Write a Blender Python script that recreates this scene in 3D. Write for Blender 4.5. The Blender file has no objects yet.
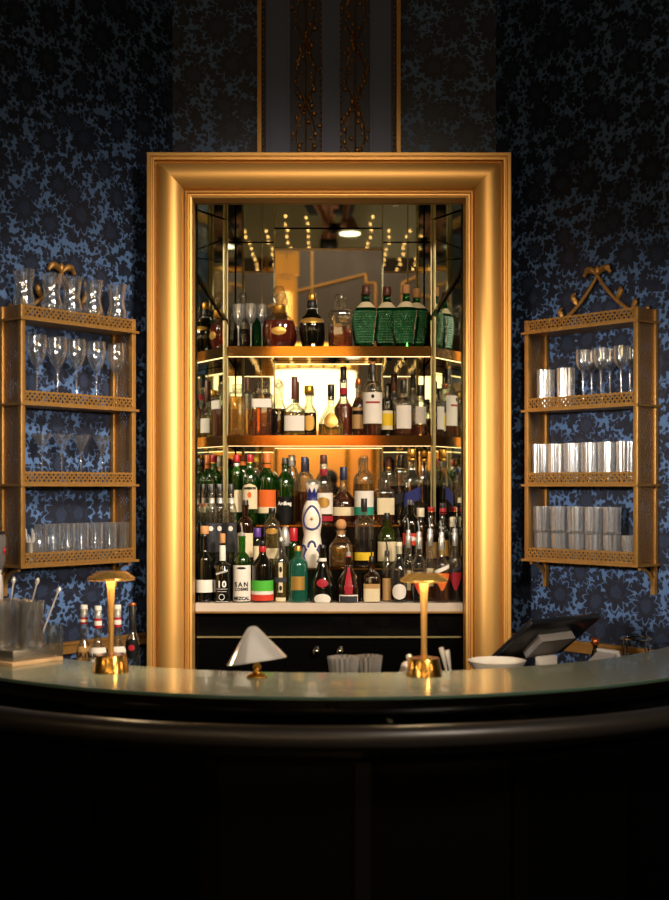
import bpy, bmesh, math, random
from mathutils import Vector, Matrix
random.seed(7)
PI = math.pi
sc = bpy.context.scene
COL = sc.collection
F = 1250.0; CX = 334.5; CY = 488.0; EYE = 1.73      # camera constants used to measure sizes

def wx(px, Y): return (px - CX) / F * Y
def wz(py, Y): return EYE + (CY - py) / F * Y

# ------------------------------------------------------------------ materials
def lin(h):
    h = h.lstrip('#'); o = []
    for i in (0, 2, 4):
        c = int(h[i:i+2], 16) / 255
        o.append(c / 12.92 if c <= .04045 else ((c + .055) / 1.055) ** 2.4)
    return (*o, 1)
def newmat(name):
    m = bpy.data.materials.new(name); m.use_nodes = True
    m.node_tree.nodes.clear()
    return m, m.node_tree.nodes, m.node_tree.links
def pr(name, col, rough=.5, metal=0, coat=0, emit=None, es=0, noise=None, spec=.5):
    m, N, L = newmat(name)
    o = N.new('ShaderNodeOutputMaterial'); b = N.new('ShaderNodeBsdfPrincipled')
    c = lin(col) if isinstance(col, str) else (*col, 1)
    b.inputs['Base Color'].default_value = c
    b.inputs['Roughness'].default_value = rough
    b.inputs['Metallic'].default_value = metal
    b.inputs['Coat Weight'].default_value = coat
    b.inputs['Specular IOR Level'].default_value = spec
    if emit:
        b.inputs['Emission Color'].default_value = lin(emit); b.inputs['Emission Strength'].default_value = es
    if noise:
        sc_, amt = noise
        n = N.new('ShaderNodeTexNoise'); n.inputs['Scale'].default_value = sc_; n.inputs['Detail'].default_value = 5
        t = N.new('ShaderNodeTexCoord'); L.new(t.outputs['Object'], n.inputs['Vector'])
        r = N.new('ShaderNodeMapRange'); r.inputs['To Min'].default_value = 1 - amt; r.inputs['To Max'].default_value = 1 + amt
        L.new(n.outputs['Fac'], r.inputs['Value'])
        v = N.new('ShaderNodeMix'); v.data_type = 'RGBA'; v.blend_type = 'MULTIPLY'; v.inputs['Factor'].default_value = 1
        v.inputs['A'].default_value = c
        L.new(r.outputs['Result'], v.inputs['B']); L.new(v.outputs['Result'], b.inputs['Base Color'])
        r2 = N.new('ShaderNodeMapRange'); r2.inputs['To Min'].default_value = rough * .8; r2.inputs['To Max'].default_value = min(1, rough * 1.25)
        L.new(n.outputs['Fac'], r2.inputs['Value']); L.new(r2.outputs['Result'], b.inputs['Roughness'])
    L.new(b.outputs[0], o.inputs[0])
    return m
def glass(name, tint, base=.04, mul=1.0, rough=.02, haze=0, hazecol='ffffff'):
    """thin blown glass: see-through tint plus mirror-like fresnel, optional milky haze"""
    m, N, L = newmat(name)
    o = N.new('ShaderNodeOutputMaterial')
    t = N.new('ShaderNodeBsdfTransparent'); t.inputs[0].default_value = lin(tint)
    g = N.new('ShaderNodeBsdfGlossy'); g.inputs['Roughness'].default_value = rough
    g.inputs[0].default_value = (1, 1, 1, 1)
    lw = N.new('ShaderNodeLayerWeight'); lw.inputs['Blend'].default_value = .35
    r = N.new('ShaderNodeMapRange'); r.inputs['To Min'].default_value = base; r.inputs['To Max'].default_value = min(1, base + .6 * mul)
    L.new(lw.outputs['Fresnel'], r.inputs['Value'])
    mx = N.new('ShaderNodeMixShader'); L.new(r.outputs[0], mx.inputs[0])
    src = t
    if haze:
        d = N.new('ShaderNodeBsdfPrincipled'); d.inputs['Base Color'].default_value = lin(hazecol); d.inputs['Roughness'].default_value = .3
        tl = N.new('ShaderNodeBsdfTranslucent'); tl.inputs[0].default_value = lin(hazecol)
        ad = N.new('ShaderNodeMixShader'); ad.inputs[0].default_value = .5
        L.new(d.outputs[0], ad.inputs[1]); L.new(tl.outputs[0], ad.inputs[2])
        m2 = N.new('ShaderNodeMixShader'); m2.inputs[0].default_value = haze
        L.new(t.outputs[0], m2.inputs[1]); L.new(ad.outputs[0], m2.inputs[2]); src = m2
    L.new(src.outputs[0], mx.inputs[1]); L.new(g.outputs[0], mx.inputs[2])
    L.new(mx.outputs[0], o.inputs[0])
    return m
def refr(name, col, ior=1.38, rough=.02, milk=0, milkcol='ffffff'):
    """clear refracting body (spirit or solid crystal)"""
    m, N, L = newmat(name)
    o = N.new('ShaderNodeOutputMaterial'); g = N.new('ShaderNodeBsdfGlass')
    g.inputs['Color'].default_value = lin(col); g.inputs['Roughness'].default_value = rough; g.inputs['IOR'].default_value = ior
    src = g
    if milk:
        d = N.new('ShaderNodeBsdfPrincipled'); d.inputs['Base Color'].default_value = lin(milkcol); d.inputs['Roughness'].default_value = .15
        t = N.new('ShaderNodeBsdfTranslucent'); t.inputs[0].default_value = lin(milkcol)
        x = N.new('ShaderNodeMixShader'); x.inputs[0].default_value = .5; L.new(d.outputs[0], x.inputs[1]); L.new(t.outputs[0], x.inputs[2])
        y = N.new('ShaderNodeMixShader'); y.inputs[0].default_value = milk; L.new(g.outputs[0], y.inputs[1]); L.new(x.outputs[0], y.inputs[2]); src = y
    L.new(src.outputs[0], o.inputs[0]); return m
def mirror(name, col, rough=.015):
    m, N, L = newmat(name)
    o = N.new('ShaderNodeOutputMaterial'); g = N.new('ShaderNodeBsdfGlossy')
    g.inputs[0].default_value = (*col, 1); g.inputs['Roughness'].default_value = rough
    L.new(g.outputs[0], o.inputs[0]); return m
def emis(name, col, s):
    m, N, L = newmat(name)
    o = N.new('ShaderNodeOutputMaterial'); e = N.new('ShaderNodeEmission')
    e.inputs[0].default_value = lin(col); e.inputs[1].default_value = s
    L.new(e.outputs[0], o.inputs[0]); return m

def wallpaper():
    m, N, L = newmat('damask_wallpaper')
    o = N.new('ShaderNodeOutputMaterial'); b = N.new('ShaderNodeBsdfPrincipled')
    tc = N.new('ShaderNodeTexCoord'); sep = N.new('ShaderNodeSeparateXYZ'); L.new(tc.outputs['Object'], sep.inputs[0])
    cb = N.new('ShaderNodeCombineXYZ'); L.new(sep.outputs['X'], cb.inputs[0]); L.new(sep.outputs['Z'], cb.inputs[1])
    def math_(op, a, bb=None, c=None):
        n = N.new('ShaderNodeMath'); n.operation = op
        for i, v in enumerate((a, bb, c)):
            if v is None: continue
            if isinstance(v, (int, float)): n.inputs[i].default_value = v
            else: L.new(v, n.inputs[i])
        return n.outputs[0]
    def vmath(op, a, bb):
        n = N.new('ShaderNodeVectorMath'); n.operation = op
        for i, v in enumerate((a, bb)):
            if isinstance(v, tuple): n.inputs[i].default_value = v
            else: L.new(v, n.inputs[i])
        return n.outputs[0]
    def noise(scale, detail, vec):
        n = N.new('ShaderNodeTexNoise'); n.noise_dimensions = '2D'
        n.inputs['Scale'].default_value = scale; n.inputs['Detail'].default_value = detail
        L.new(vec, n.inputs['Vector']); return n
    n0 = noise(14, 2, cb.outputs[0])
    dv = vmath('MULTIPLY', vmath('SUBTRACT', n0.outputs['Color'], (.5, .5, .5)), (.026, .026, 0))
    uv = vmath('ADD', cb.outputs[0], dv)
    def rosette(vec, scale, rad, amp, petals, rnd):
        v = N.new('ShaderNodeTexVoronoi'); v.voronoi_dimensions = '2D'
        v.inputs['Scale'].default_value = scale; v.inputs['Randomness'].default_value = rnd
        L.new(vec, v.inputs['Vector'])
        d = vmath('SUBTRACT', vec, v.outputs['Position'])
        s = N.new('ShaderNodeSeparateXYZ'); L.new(d, s.inputs[0])
        th = math_('ARCTAN2', s.outputs[1], s.outputs[0])
        r = math_('SQRT', math_('ADD', math_('MULTIPLY', s.outputs[0], s.outputs[0]), math_('MULTIPLY', s.outputs[1], s.outputs[1])))
        cs = N.new('ShaderNodeSeparateColor'); L.new(v.outputs['Color'], cs.inputs[0])
        ph = math_('MULTIPLY', cs.outputs[0], 6.28)
        pet = math_('ADD', math_('MULTIPLY', math_('ABSOLUTE', math_('SINE', math_('ADD', math_('MULTIPLY', th, petals * .5), ph))), amp), 1 - amp)
        lim = math_('MULTIPLY', math_('MULTIPLY', pet, rad), math_('ADD', math_('MULTIPLY', cs.outputs[1], .5), .75))
        return math_('LESS_THAN', r, lim), r, lim, s
    big, r1, lim1, s1 = rosette(uv, 6.0, .070, .34, 11, .72)
    mid, r2, lim2, s2 = rosette(uv, 12.5, .031, .42, 7, .88)
    sm, r3, lim3, s3 = rosette(cb.outputs[0], 33, .0105, .3, 5, 1)
    nl = noise(27, 2.2, uv)
    leaf = math_('GREATER_THAN', nl.outputs['Fac'], .56)
    dark = math_('MAXIMUM', math_('MAXIMUM', big, mid), math_('MAXIMUM', leaf, sm))
    # outlines: the blooms are rimmed by slivers of the ground colour
    rim = math_('MULTIPLY', math_('GREATER_THAN', r1, lim1), math_('LESS_THAN', r1, math_('MULTIPLY', lim1, 1.12)))
    dark = math_('MULTIPLY', dark, math_('SUBTRACT', 1, math_('MULTIPLY', rim, .8)))
    # woven centre of the large blooms
    chk = N.new('ShaderNodeTexChecker'); chk.inputs['Scale'].default_value = 125; L.new(cb.outputs[0], chk.inputs['Vector'])
    cen = math_('MULTIPLY', math_('LESS_THAN', r1, .028), chk.outputs['Fac'])
    vein = math_('GREATER_THAN', noise(45, 2, uv).outputs['Fac'], .6)
    mix1 = N.new('ShaderNodeMix'); mix1.data_type = 'RGBA'
    mix1.inputs['A'].default_value = lin('4a6690'); mix1.inputs['B'].default_value = lin('191e2c')
    L.new(dark, mix1.inputs['Factor'])
    mix2 = N.new('ShaderNodeMix'); mix2.data_type = 'RGBA'; mix2.inputs['B'].default_value = lin('2a3750')
    L.new(mix1.outputs['Result'], mix2.inputs['A'])
    L.new(math_('MULTIPLY', math_('MAXIMUM', cen, math_('MULTIPLY', vein, .35)), dark), mix2.inputs['Factor'])
    L.new(mix2.outputs['Result'], b.inputs['Base Color'])
    rr = N.new('ShaderNodeMapRange'); rr.inputs['To Min'].default_value = .55; rr.inputs['To Max'].default_value = .42
    L.new(dark, rr.inputs['Value']); L.new(rr.outputs[0], b.inputs['Roughness'])
    b.inputs['Specular IOR Level'].default_value = .35
    L.new(b.outputs[0], o.inputs[0])
    return m

def perforated(name, col, scale, hole):
    """sheet brass pierced with a staggered field of small round holes"""
    m, N, L = newmat(name)
    o = N.new('ShaderNodeOutputMaterial'); b = N.new('ShaderNodeBsdfPrincipled'); t = N.new('ShaderNodeBsdfTransparent')
    b.inputs['Base Color'].default_value = lin(col); b.inputs['Metallic'].default_value = .75; b.inputs['Roughness'].default_value = .42
    tc = N.new('ShaderNodeTexCoord'); sep = N.new('ShaderNodeSeparateXYZ'); L.new(tc.outputs['Object'], sep.inputs[0])
    def M(op, a, bb=None):
        n = N.new('ShaderNodeMath'); n.operation = op
        for i, v in enumerate((a, bb)):
            if v is None: continue
            if isinstance(v, (int, float)): n.inputs[i].default_value = v
            else: L.new(v, n.inputs[i])
        return n.outputs[0]
    u = M('MULTIPLY', M('ADD', sep.outputs['Y'], sep.outputs['Z']), scale)
    w = M('MULTIPLY', M('SUBTRACT', sep.outputs['Y'], sep.outputs['Z']), scale)
    s = M('ADD', M('SINE', u), M('SINE', w))
    f = M('GREATER_THAN', s, hole)
    mx = N.new('ShaderNodeMixShader'); L.new(f, mx.inputs[0]); L.new(b.outputs[0], mx.inputs[1]); L.new(t.outputs[0], mx.inputs[2])
    L.new(mx.outputs[0], o.inputs[0]); return m

M = {}
M['paper'] = wallpaper()
M['gold'] = pr('gilt_frame_leaf', 'dca95e', .47, .6)
M['brass'] = pr('polished_brass', 'e2ab52', .16, 1)
M['satinbrass'] = pr('satin_brass', 'e9b45a', .2, 1)
M['agedbrass'] = pr('aged_brass', 'a87c40', .42, .7, noise=(40, .15))
M['lampbrass'] = pr('lamp_column_brass', 'cf9c54', .45, .6); M['shadebrass'] = pr('lamp_shade_brass', 'e8b660', .24, .8)
M['perf'] = perforated('pierced_brass', 'a67e4e', 330, 1.0)
M['fascia'] = pr('mirror_brass_fascia', 'd9a761', .07, 1)
M['mirror'] = mirror('antique_mirror', (.80, .82, .75))
M['mirror2'] = mirror('antique_mirror_side', (.76, .80, .75), .03)
M['bevel'] = pr('bevelled_mirror_strip', 'a7a68a', .16, 1)
M['pewter'] = pr('champagne_strip', 'b9ab7c', .35, .8)
M['black'] = pr('black_lacquer', '060606', .12, 0, coat=.4)
M['blacksatin'] = pr('black_satin', '040404', .45, spec=.12)
M['rail'] = pr('black_leather_rail', '2b2826', .36, spec=.7)
M['stone'] = pr('pale_stone_ledge', 'c8baaa', .35, noise=(30, .06))
M['counter'] = pr('sage_glass_counter', '8c9381', .2, 0, coat=.25)
M['counteredge'] = pr('sage_glass_edge', '4a6a5e', .12, 0, coat=.3)
M['woodlight'] = pr('pale_wood', 'd8b58a', .5, noise=(60, .1))
M['greymetal'] = pr('brushed_steel', 'a9a59d', .35, .9)
M['chrome'] = pr('chrome', 'e4e0da', .07, 1)
M['silverwarm'] = pr('polished_silver', 'fbf5ee', .14, .62)
M['slate'] = pr('slate_blue_paint', '4a5474', .5)
M['slatedark'] = pr('dark_slate_paint', '24283a', .5)
M['ornament'] = pr('gilt_ornament', '8a6230', .4, .8)
M['led'] = emis('warm_led', 'ffc676', 14); M['strip'] = emis('warm_led_tape', 'ffd08a', 4.5)
M['white'] = pr('white_ceramic', 'e8e2d6', .25, coat=.3)
M['ivory'] = pr('ivory_ceramic', 'e9e0d0', .3, coat=.3)
M['cobalt'] = pr('cobalt_glaze', '1c2366', .3, coat=.3)
M['wood'] = pr('dark_walnut', '2c1d12', .45, noise=(12, .3))
M['floor'] = pr('dark_floor', '15110e', .3, noise=(3, .3))
M['ceil'] = pr('dusky_plaster', '574f44', .8)
M['panel'] = pr('dark_brown_panelling', '33281f', .5, noise=(5, .15))
M['grinder'] = pr('dark_grey_plastic', '5a5755', .45)
M['screen'] = pr('black_plastic', '131317', .3)
M['greyplastic'] = pr('grey_plastic', '8f8a86', .45)
M['whiteplastic'] = pr('white_plastic', 'd8d2ca', .4)
M['paperwhite'] = pr('white_paper', 'efe9e0', .6)
# glass
M['clear'] = glass('clear_glass', 'f6f8f5', .08, 1.0, .05, haze=.015)
M['stem'] = glass('crystal_stemware', 'f8fafc', .10, .5, .08, haze=.035)
M['cut'] = glass('cut_crystal', 'f8f9fa', .20, 1.0, .14, haze=.11)
M['mix'] = glass('cut_mixing_glass', 'f4f5f5', .22, 1.0, .10, haze=.05)
M['flutedglass'] = glass('fluted_glass', 'f2f0ec', .2, 1.2, .10, haze=.35)
M['crystal'] = glass('decanter_crystal', 'f6f5f1', .08, .7, .04, haze=.01)
M['greenglass'] = glass('green_glass', '4fb04a', .06, 1.1, haze=.10, hazecol='3f9a2c')
M['carafe'] = refr('emerald_glass', '6cb878', 1.45, .03, milk=.22, milkcol='0c6a34')
M['emboss'] = pr('emerald_scales', '14582a', .16, .2, coat=.5)
M['teal'] = glass('teal_glass', '6cc8ae', .06, 1.1, haze=.3, hazecol='46b898')
M['olive'] = glass('olive_glass', '5c6f22', .05, 1, haze=.25, hazecol='5f7a1e')
M['dark'] = pr('dark_bottle_glass', '0b0c08', .06, 0, coat=.6)
M['brownglass'] = pr('brown_bottle_glass', '1d0f07', .06, 0, coat=.6)
def liq(n, c, hc, hz=.35): return glass(n, c, .03, .5, .03, haze=hz, hazecol=hc)
M['gold_l'] = refr('golden_spirit', 'f6cf62', milk=.32, milkcol='e0a020')
M['pale_l'] = refr('pale_yellow_spirit', 'f8ecb0', milk=.2, milkcol='e0c050')
M['amber_l'] = refr('amber_spirit', 'e29a48', milk=.18, milkcol='b8620f')
M['dark_l'] = refr('dark_rum', '8a4a22', milk=.06, milkcol='3a1505')
M['red_l'] = refr('cognac_red', 'd0602c', milk=.4, milkcol='b83c0a')
M['clear_l'] = glass('clear_spirit', 'f4f6f4', .02, .3)
# caps, labels
for k, c, r, mt in (('c_black', '141312', .35, 0), ('c_red', 'b01f28', .35, 0), ('c_orange', 'd9722e', .4, 0), ('c_yellow', 'd9b03a', .4, 0),
        ('c_gold', 'cf9a42', .28, .9), ('c_silver', 'c4c2bd', .3, .55), ('c_cork', 'c08a55', .7, 0), ('c_copper', 'c06a38', .3, .8),
        ('c_blue', '232a4c', .35, 0), ('c_brown', '5a2c1c', .4, 0), ('c_purple', '5b3a8c', .4, 0), ('c_cream', 'e0d2b4', .5, 0), ('c_white', 'e6e0d8', .45, 0),
        ('l_white', 'ded6cb', .6, 0), ('l_cream', 'd8c8a4', .6, 0), ('l_tan', 'b08a58', .6, 0), ('l_orange', 'd2642a', .6, 0), ('l_green', '4fae3c', .6, 0),
        ('l_red', '9c2630', .5, 0), ('l_black', '121212', .5, 0), ('l_grey', '3a3a3e', .5, 0), ('l_gold', 'c79a4e', .35, .6), ('l_teal', '2f8f78', .6, 0), ('l_yellow', 'd8b52e', .6, 0),
        ('l_blue', '2a2f66', .5, 0), ('ink', '1c1a1c', .6, 0), ('inkred', 'a04038', .6, 0), ('inkwhite', 'e8e4de', .6, 0), ('l_scarlet', 'c8402e', .5, 0)):
    M[k] = pr({'c': 'closure_', 'l': 'label_', 'i': 'print_'}[k[0]] + k.split('_')[-1], c, r, mt, spec=.5 if k[0] == 'c' else .12)

# ------------------------------------------------------------------ mesh building
class MB:
    def __init__(s): s.v = []; s.f = []
    def add(s, vs, fs):
        b = len(s.v); s.v += [tuple(x) for x in vs]; s.f += [[b + i for i in f] for f in fs]; return s
    def box(s, c, d, rz=0, bev=0):
        x, y, z = (q / 2 for q in d)
        co, si = math.cos(rz), math.sin(rz)
        if bev:
            bm = bmesh.new(); bmesh.ops.create_cube(bm, size=1)
            for v in bm.verts: v.co = Vector((v.co.x * d[0], v.co.y * d[1], v.co.z * d[2]))
            bmesh.ops.bevel(bm, geom=bm.edges[:], offset=bev, segments=2, affect='EDGES', profile=.5)
            bm.verts.index_update()
            vs = [(c[0] + v.co.x * co - v.co.y * si, c[1] + v.co.x * si + v.co.y * co, c[2] + v.co.z) for v in bm.verts]
            fs = [[v.index for v in f.verts] for f in bm.faces]; bm.free()
            return s.add(vs, fs)
        vs = []
        for sx, sy, sz in ((-1,-1,-1),(1,-1,-1),(1,1,-1),(-1,1,-1),(-1,-1,1),(1,-1,1),(1,1,1),(-1,1,1)):
            px, py = sx * x, sy * y
            vs.append((c[0] + px * co - py * si, c[1] + px * si + py * co, c[2] + sz * z))
        return s.add(vs, [(0,3,2,1),(4,5,6,7),(0,1,5,4),(1,2,6,5),(2,3,7,6),(3,0,4,7)])
    def loft(s, prof, seg=28, ex=2.0, asp=1.0, c=(0, 0, 0), flute=0, amp=0, close=False, cut=None):
        vs = []; fs = []; n = len(prof)
        for j, (r, z) in enumerate(prof):
            for i in range(seg):
                a = 2 * PI * i / seg + (PI / seg if ex > 2.5 else 0)
                ca, sa = math.cos(a), math.sin(a)
                q = 2.0 / ex
                k = r * (1 + (amp * math.cos(a * flute) if flute else 0))
                if cut and cut[0] <= z <= cut[1]: k *= 1 - cut[2] * ((i + j) % 2)
                vs.append((c[0] + k * math.copysign(abs(ca) ** q, ca), c[1] + asp * k * math.copysign(abs(sa) ** q, sa), c[2] + z))
        for j in range(n - 1 if not close else n):
            for i in range(seg):
                k = (i + 1) % seg; a = j * seg; b = ((j + 1) % n) * seg
                fs.append((a + i, a + k, b + k, b + i))
        if not close:
            if prof[0][0] > 1e-5: fs.append(tuple(range(seg - 1, -1, -1)))
            if prof[-1][0] > 1e-5: fs.append(tuple((n - 1) * seg + i for i in range(seg)))
        return s.add(vs, fs)
    def tube(s, pts, r, seg=8, rs=None):
        pts = [Vector(p) for p in pts]; vs = []; fs = []
        up = Vector((.31, .2, .93))
        for i, p in enumerate(pts):
            t = (pts[min(i + 1, len(pts) - 1)] - pts[max(i - 1, 0)]).normalized()
            u = t.cross(up)
            if u.length < 1e-3: u = t.cross(Vector((1, 0, 0)))
            u.normalize(); w = t.cross(u)
            rr = rs[i] if rs else r
            for k in range(seg):
                a = 2 * PI * k / seg; q = p + u * (math.cos(a) * rr) + w * (math.sin(a) * rr); vs.append(q)
        for i in range(len(pts) - 1):
            for k in range(seg):
                fs.append((i * seg + k, i * seg + (k + 1) % seg, (i + 1) * seg + (k + 1) % seg, (i + 1) * seg + k))
        fs.append(tuple(range(seg - 1, -1, -1))); fs.append(tuple((len(pts) - 1) * seg + k for k in range(seg)))
        return s.add(vs, fs)
    def prism(s, poly, z0, z1):
        n = len(poly)
        vs = [(x, y, z0) for x, y in poly] + [(x, y, z1) for x, y in poly]
        fs = [tuple(range(n - 1, -1, -1)), tuple(range(n, 2 * n))] + [(i, (i + 1) % n, n + (i + 1) % n, n + i) for i in range(n)]
        return s.add(vs, fs)
    def plate(s, poly, y0, y1):            # polygon in x,z extruded along y
        n = len(poly)
        vs = [(x, y0, z) for x, z in poly] + [(x, y1, z) for x, z in poly]
        fs = [tuple(range(n)), tuple(range(2 * n - 1, n - 1, -1))] + [(i, n + i, n + (i + 1) % n, (i + 1) % n) for i in range(n)]
        return s.add(vs, fs)
    def ball(s, c, r, sx=1, sy=1, sz=1, seg=12, ring=8):
        prof = [(max(1e-6, r * math.sin(PI * j / ring)), -r * math.cos(PI * j / ring)) for j in range(ring + 1)]
        t = MB().loft(prof, seg)
        return s.add([(c[0] + x * sx, c[1] + y * sy, c[2] + z * sz) for x, y, z in t.v], t.f)
    def build(s, name, mat, parent=None, smooth=True, ang=38, loc=None):
        me = bpy.data.meshes.new(name); me.from_pydata(s.v, [], s.f); me.validate()
        bm = bmesh.new(); bm.from_mesh(me); bmesh.ops.recalc_face_normals(bm, faces=bm.faces); bm.to_mesh(me); bm.free()
        if smooth:
            me.polygons.foreach_set('use_smooth', [True] * len(me.polygons))
            me.set_sharp_from_angle(angle=math.radians(ang))
        me.materials.append(M[mat] if isinstance(mat, str) else mat)
        o = bpy.data.objects.new(name, me); COL.objects.link(o)
        if parent: o.parent = parent
        if loc: o.location = loc
        return o
def tag(o, label=None, cat=None, group=None, kind=None):
    if label: o['label'] = label
    if cat: o['category'] = cat
    if group: o['group'] = group
    if kind: o['kind'] = kind
    return o
def thing(name, label, cat, loc=(0, 0, 0), rz=0, group=None):
    o = bpy.data.objects.new(name, None); o.empty_display_size = .05; COL.objects.link(o)
    o.location = loc; o.rotation_euler = (0, 0, rz)
    return tag(o, label, cat, group)
def copy_tree(o, parent=None):
    c = o.copy(); COL.objects.link(c); c.parent = parent
    for ch in [x for x in KIDS.get(o.name, [])]: copy_tree(ch, c)
    return c
KIDS = {}
def note(o):                                     # remember children so copying needs no depsgraph update
    KIDS[o.name] = [x for x in bpy.data.objects if x.parent == o]
    for k in KIDS[o.name]: note(k)
def struct(name, mb, mat, **k):
    o = mb.build(name, mat, **k); o['kind'] = 'structure'; return o

def text_mesh(s, size, bold=.0, spacing=1.0):
    cu = bpy.data.curves.new('t', 'FONT'); cu.body = s; cu.size = size; cu.align_x = 'CENTER'; cu.align_y = 'CENTER'
    cu.resolution_u = 2; cu.offset = bold * 1.0; cu.space_character = spacing
    o = bpy.data.objects.new('t', cu); COL.objects.link(o)
    dg = bpy.context.evaluated_depsgraph_get(); me = o.evaluated_get(dg).to_mesh()
    vs = [tuple(v.co) for v in me.vertices]; fs = [tuple(p.vertices) for p in me.polygons]
    o.evaluated_get(dg).to_mesh_clear()
    bpy.data.objects.remove(o); bpy.data.curves.remove(cu)
    return vs, fs

# ------------------------------------------------------------------ the setting
C30 = {}
LW0 = Vector((-1.0075, 5.695)); LWD = Vector((-.633, -.774)).normalized()       # wall on the one side of the niche
RW0 = Vector((.973, 5.748)); RWD = Vector((.656, -.755)).normalized()
YB = 5.98
cl = LW0 - LWD * ((YB - LW0.y) / -LWD.y)
cr = RW0 - RWD * ((YB - RW0.y) / -RWD.y)
HC = 6.2
def wallpanel(name, p, q, z0, z1, mat='paper', th=.1):
    d = Vector((q[0] - p[0], q[1] - p[1])); ln = d.length; a = math.atan2(d.y, d.x)
    mb = MB().box((ln / 2, th / 2, (z0 + z1) / 2), (ln, th, z1 - z0))
    o = struct(name, mb, mat, smooth=False); o.location = (p[0], p[1], 0); o.rotation_euler = (0, 0, a)
    return o
# side walls of the alcove (local y points away from the room)
le = LW0 + LWD * 1.9; re = RW0 + RWD * 1.9
wallpanel('wall_left', le, cl, 0, HC)
wallpanel('wall_right', cr, re, 0, HC)
wallpanel('wall_back', (cl.x, YB), (cr.x, YB), 3.24, HC)
wallpanel('wall_left_return', (-4.2, le.y), (le.x, le.y), 0, HC, 'panel')
wallpanel('wall_right_return', (re.x, re.y), (4.2, re.y), 0, HC, 'panel')
wallpanel('wall_left_side', (-4.2, -4.2), (-4.2, le.y), 0, HC, 'panel')
wallpanel('wall_right_side', (4.2, re.y), (4.2, -4.2), 0, HC, 'panel')
struct('wall_front', MB().box((2.4, -4.25, HC / 2), (3.6, .1, HC)).box((-2.65, -4.25, HC / 2), (3.1, .1, HC)).box((-.25, -4.25, 4.6), (1.7, .1, 3.2)).box((-.25, -4.25, .575), (1.7, .1, 1.15)), 'panel', smooth=False)
struct('floor', MB().box((0, .85, -.05), (8.8, 11.9, .1)), 'floor', smooth=False)
struct('ceiling', MB().box((0, .85, HC + .05), (8.8, 11.9, .1)), 'ceil', smooth=False)
# wall behind the niche so that nothing is open
struct('wall_niche', MB().box((-.02, 6.72, 1.6), (1.6, .04, 3.2)).box((-.795, 6.32, 1.6), (.03, .76, 3.2)).box((.765, 6.32, 1.6), (.03, .76, 3.2))
       .box((-.8, 5.86, 1.6), (.03, .16, 3.2)).box((.765, 5.865, 1.6), (.03, .15, 3.2)).box((-.02, 6.2, 3.18), (1.6, .86, .02)), 'blacksatin', smooth=False)
# dado rails on the two damask walls
def rail_on(name, w0, d, s0, s1, z, n):
    p = w0 + d * s0; q = w0 + d * s1; nn = Vector((d.y, -d.x)) * n
    mb = MB()
    for dz, th, h in ((0, .018, .03), (.02, .028, .012), (-.02, .024, .01)):
        vs = [(a.x + nn.x * t, a.y + nn.y * t, zz) for zz in (z + dz - h / 2, z + dz + h / 2) for a, t in ((p, .001), (q, .001), (q, th), (p, th))]
        mb.add(vs, [(0,1,2,3),(7,6,5,4),(0,4,5,1),(1,5,6,2),(2,6,7,3),(3,7,4,0)])
    return struct(name, mb, 'agedbrass', smooth=False)
rail_on('trim_1', LW0, LWD, -.2, 1.6, 1.03, -1)
rail_on('trim_2', RW0, RWD, -.2, 1.6, 1.02, 1)

# pilaster over the frame
def pilaster():
    r = thing('wall_pilaster', 'slate blue wall pilaster with two carved gilt vine bands rising above the gilt frame', 'pilaster', ((wx(257.5, 5.94) + wx(400.5, 5.94)) / 2, 5.975, 3.27))
    ox = r.location.x; H = HC - 3.3
    X = lambda px: wx(px, 5.94) - ox
    def bar(x0, x1, y, th): return MB().box(((X(x0) + X(x1)) / 2, -y - th / 2 + .0, H / 2), (X(x1) - X(x0), th, H))
    bar(258, 400, 0, .02).build('backboard', 'slatedark', r, False)
    for a, b in ((266, 290), (322, 340), (370, 391)):
        m = bar(a, b, .02, .014); m.add(*(lambda q: (q.v, q.f))(bar(a + 4, b - 4, .034, .008))); m.build('flat_moulding', 'slate', r, False)
    for a, b in ((257.5, 261.5), (396.5, 400.5)): bar(a, b, .02, .03).build('gilt_edge', 'agedbrass', r, False)
    for x in (263.5, 321, 341, 394.5):
        m = MB()
        for i in range(110): m.ball((X(x), -.028, .01 + i * H / 110), .006, seg=6, ring=4)
        m.build('bead_moulding', 'ornament', r)
    for c in (306, 355.5):
        m = MB(); n = 120
        for s in (-1, 1):
            m.tube([(X(c) + s * .045 * math.sin(i / n * H * 2 * PI / .58), -.03 - .008 * math.cos(i / n * H * 4 * PI / .58), i / n * H) for i in range(n + 1)], .0035, 5)
            for i in range(150):
                z = (i + .5) / 150 * H; x = s * .045 * math.sin(z * 2 * PI / .58) + random.uniform(-.026, .026)
                m.ball((X(c) + x, -.03, z), random.uniform(.004, .011), random.uniform(.6, 1.2), .7, random.uniform(.8, 2.0), seg=6, ring=4)
        m.tube([(X(c), -.026, 0), (X(c), -.026, H)], .004, 5)
        m.build('vine_carving', 'ornament', r)
    return r
pilaster()

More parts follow.
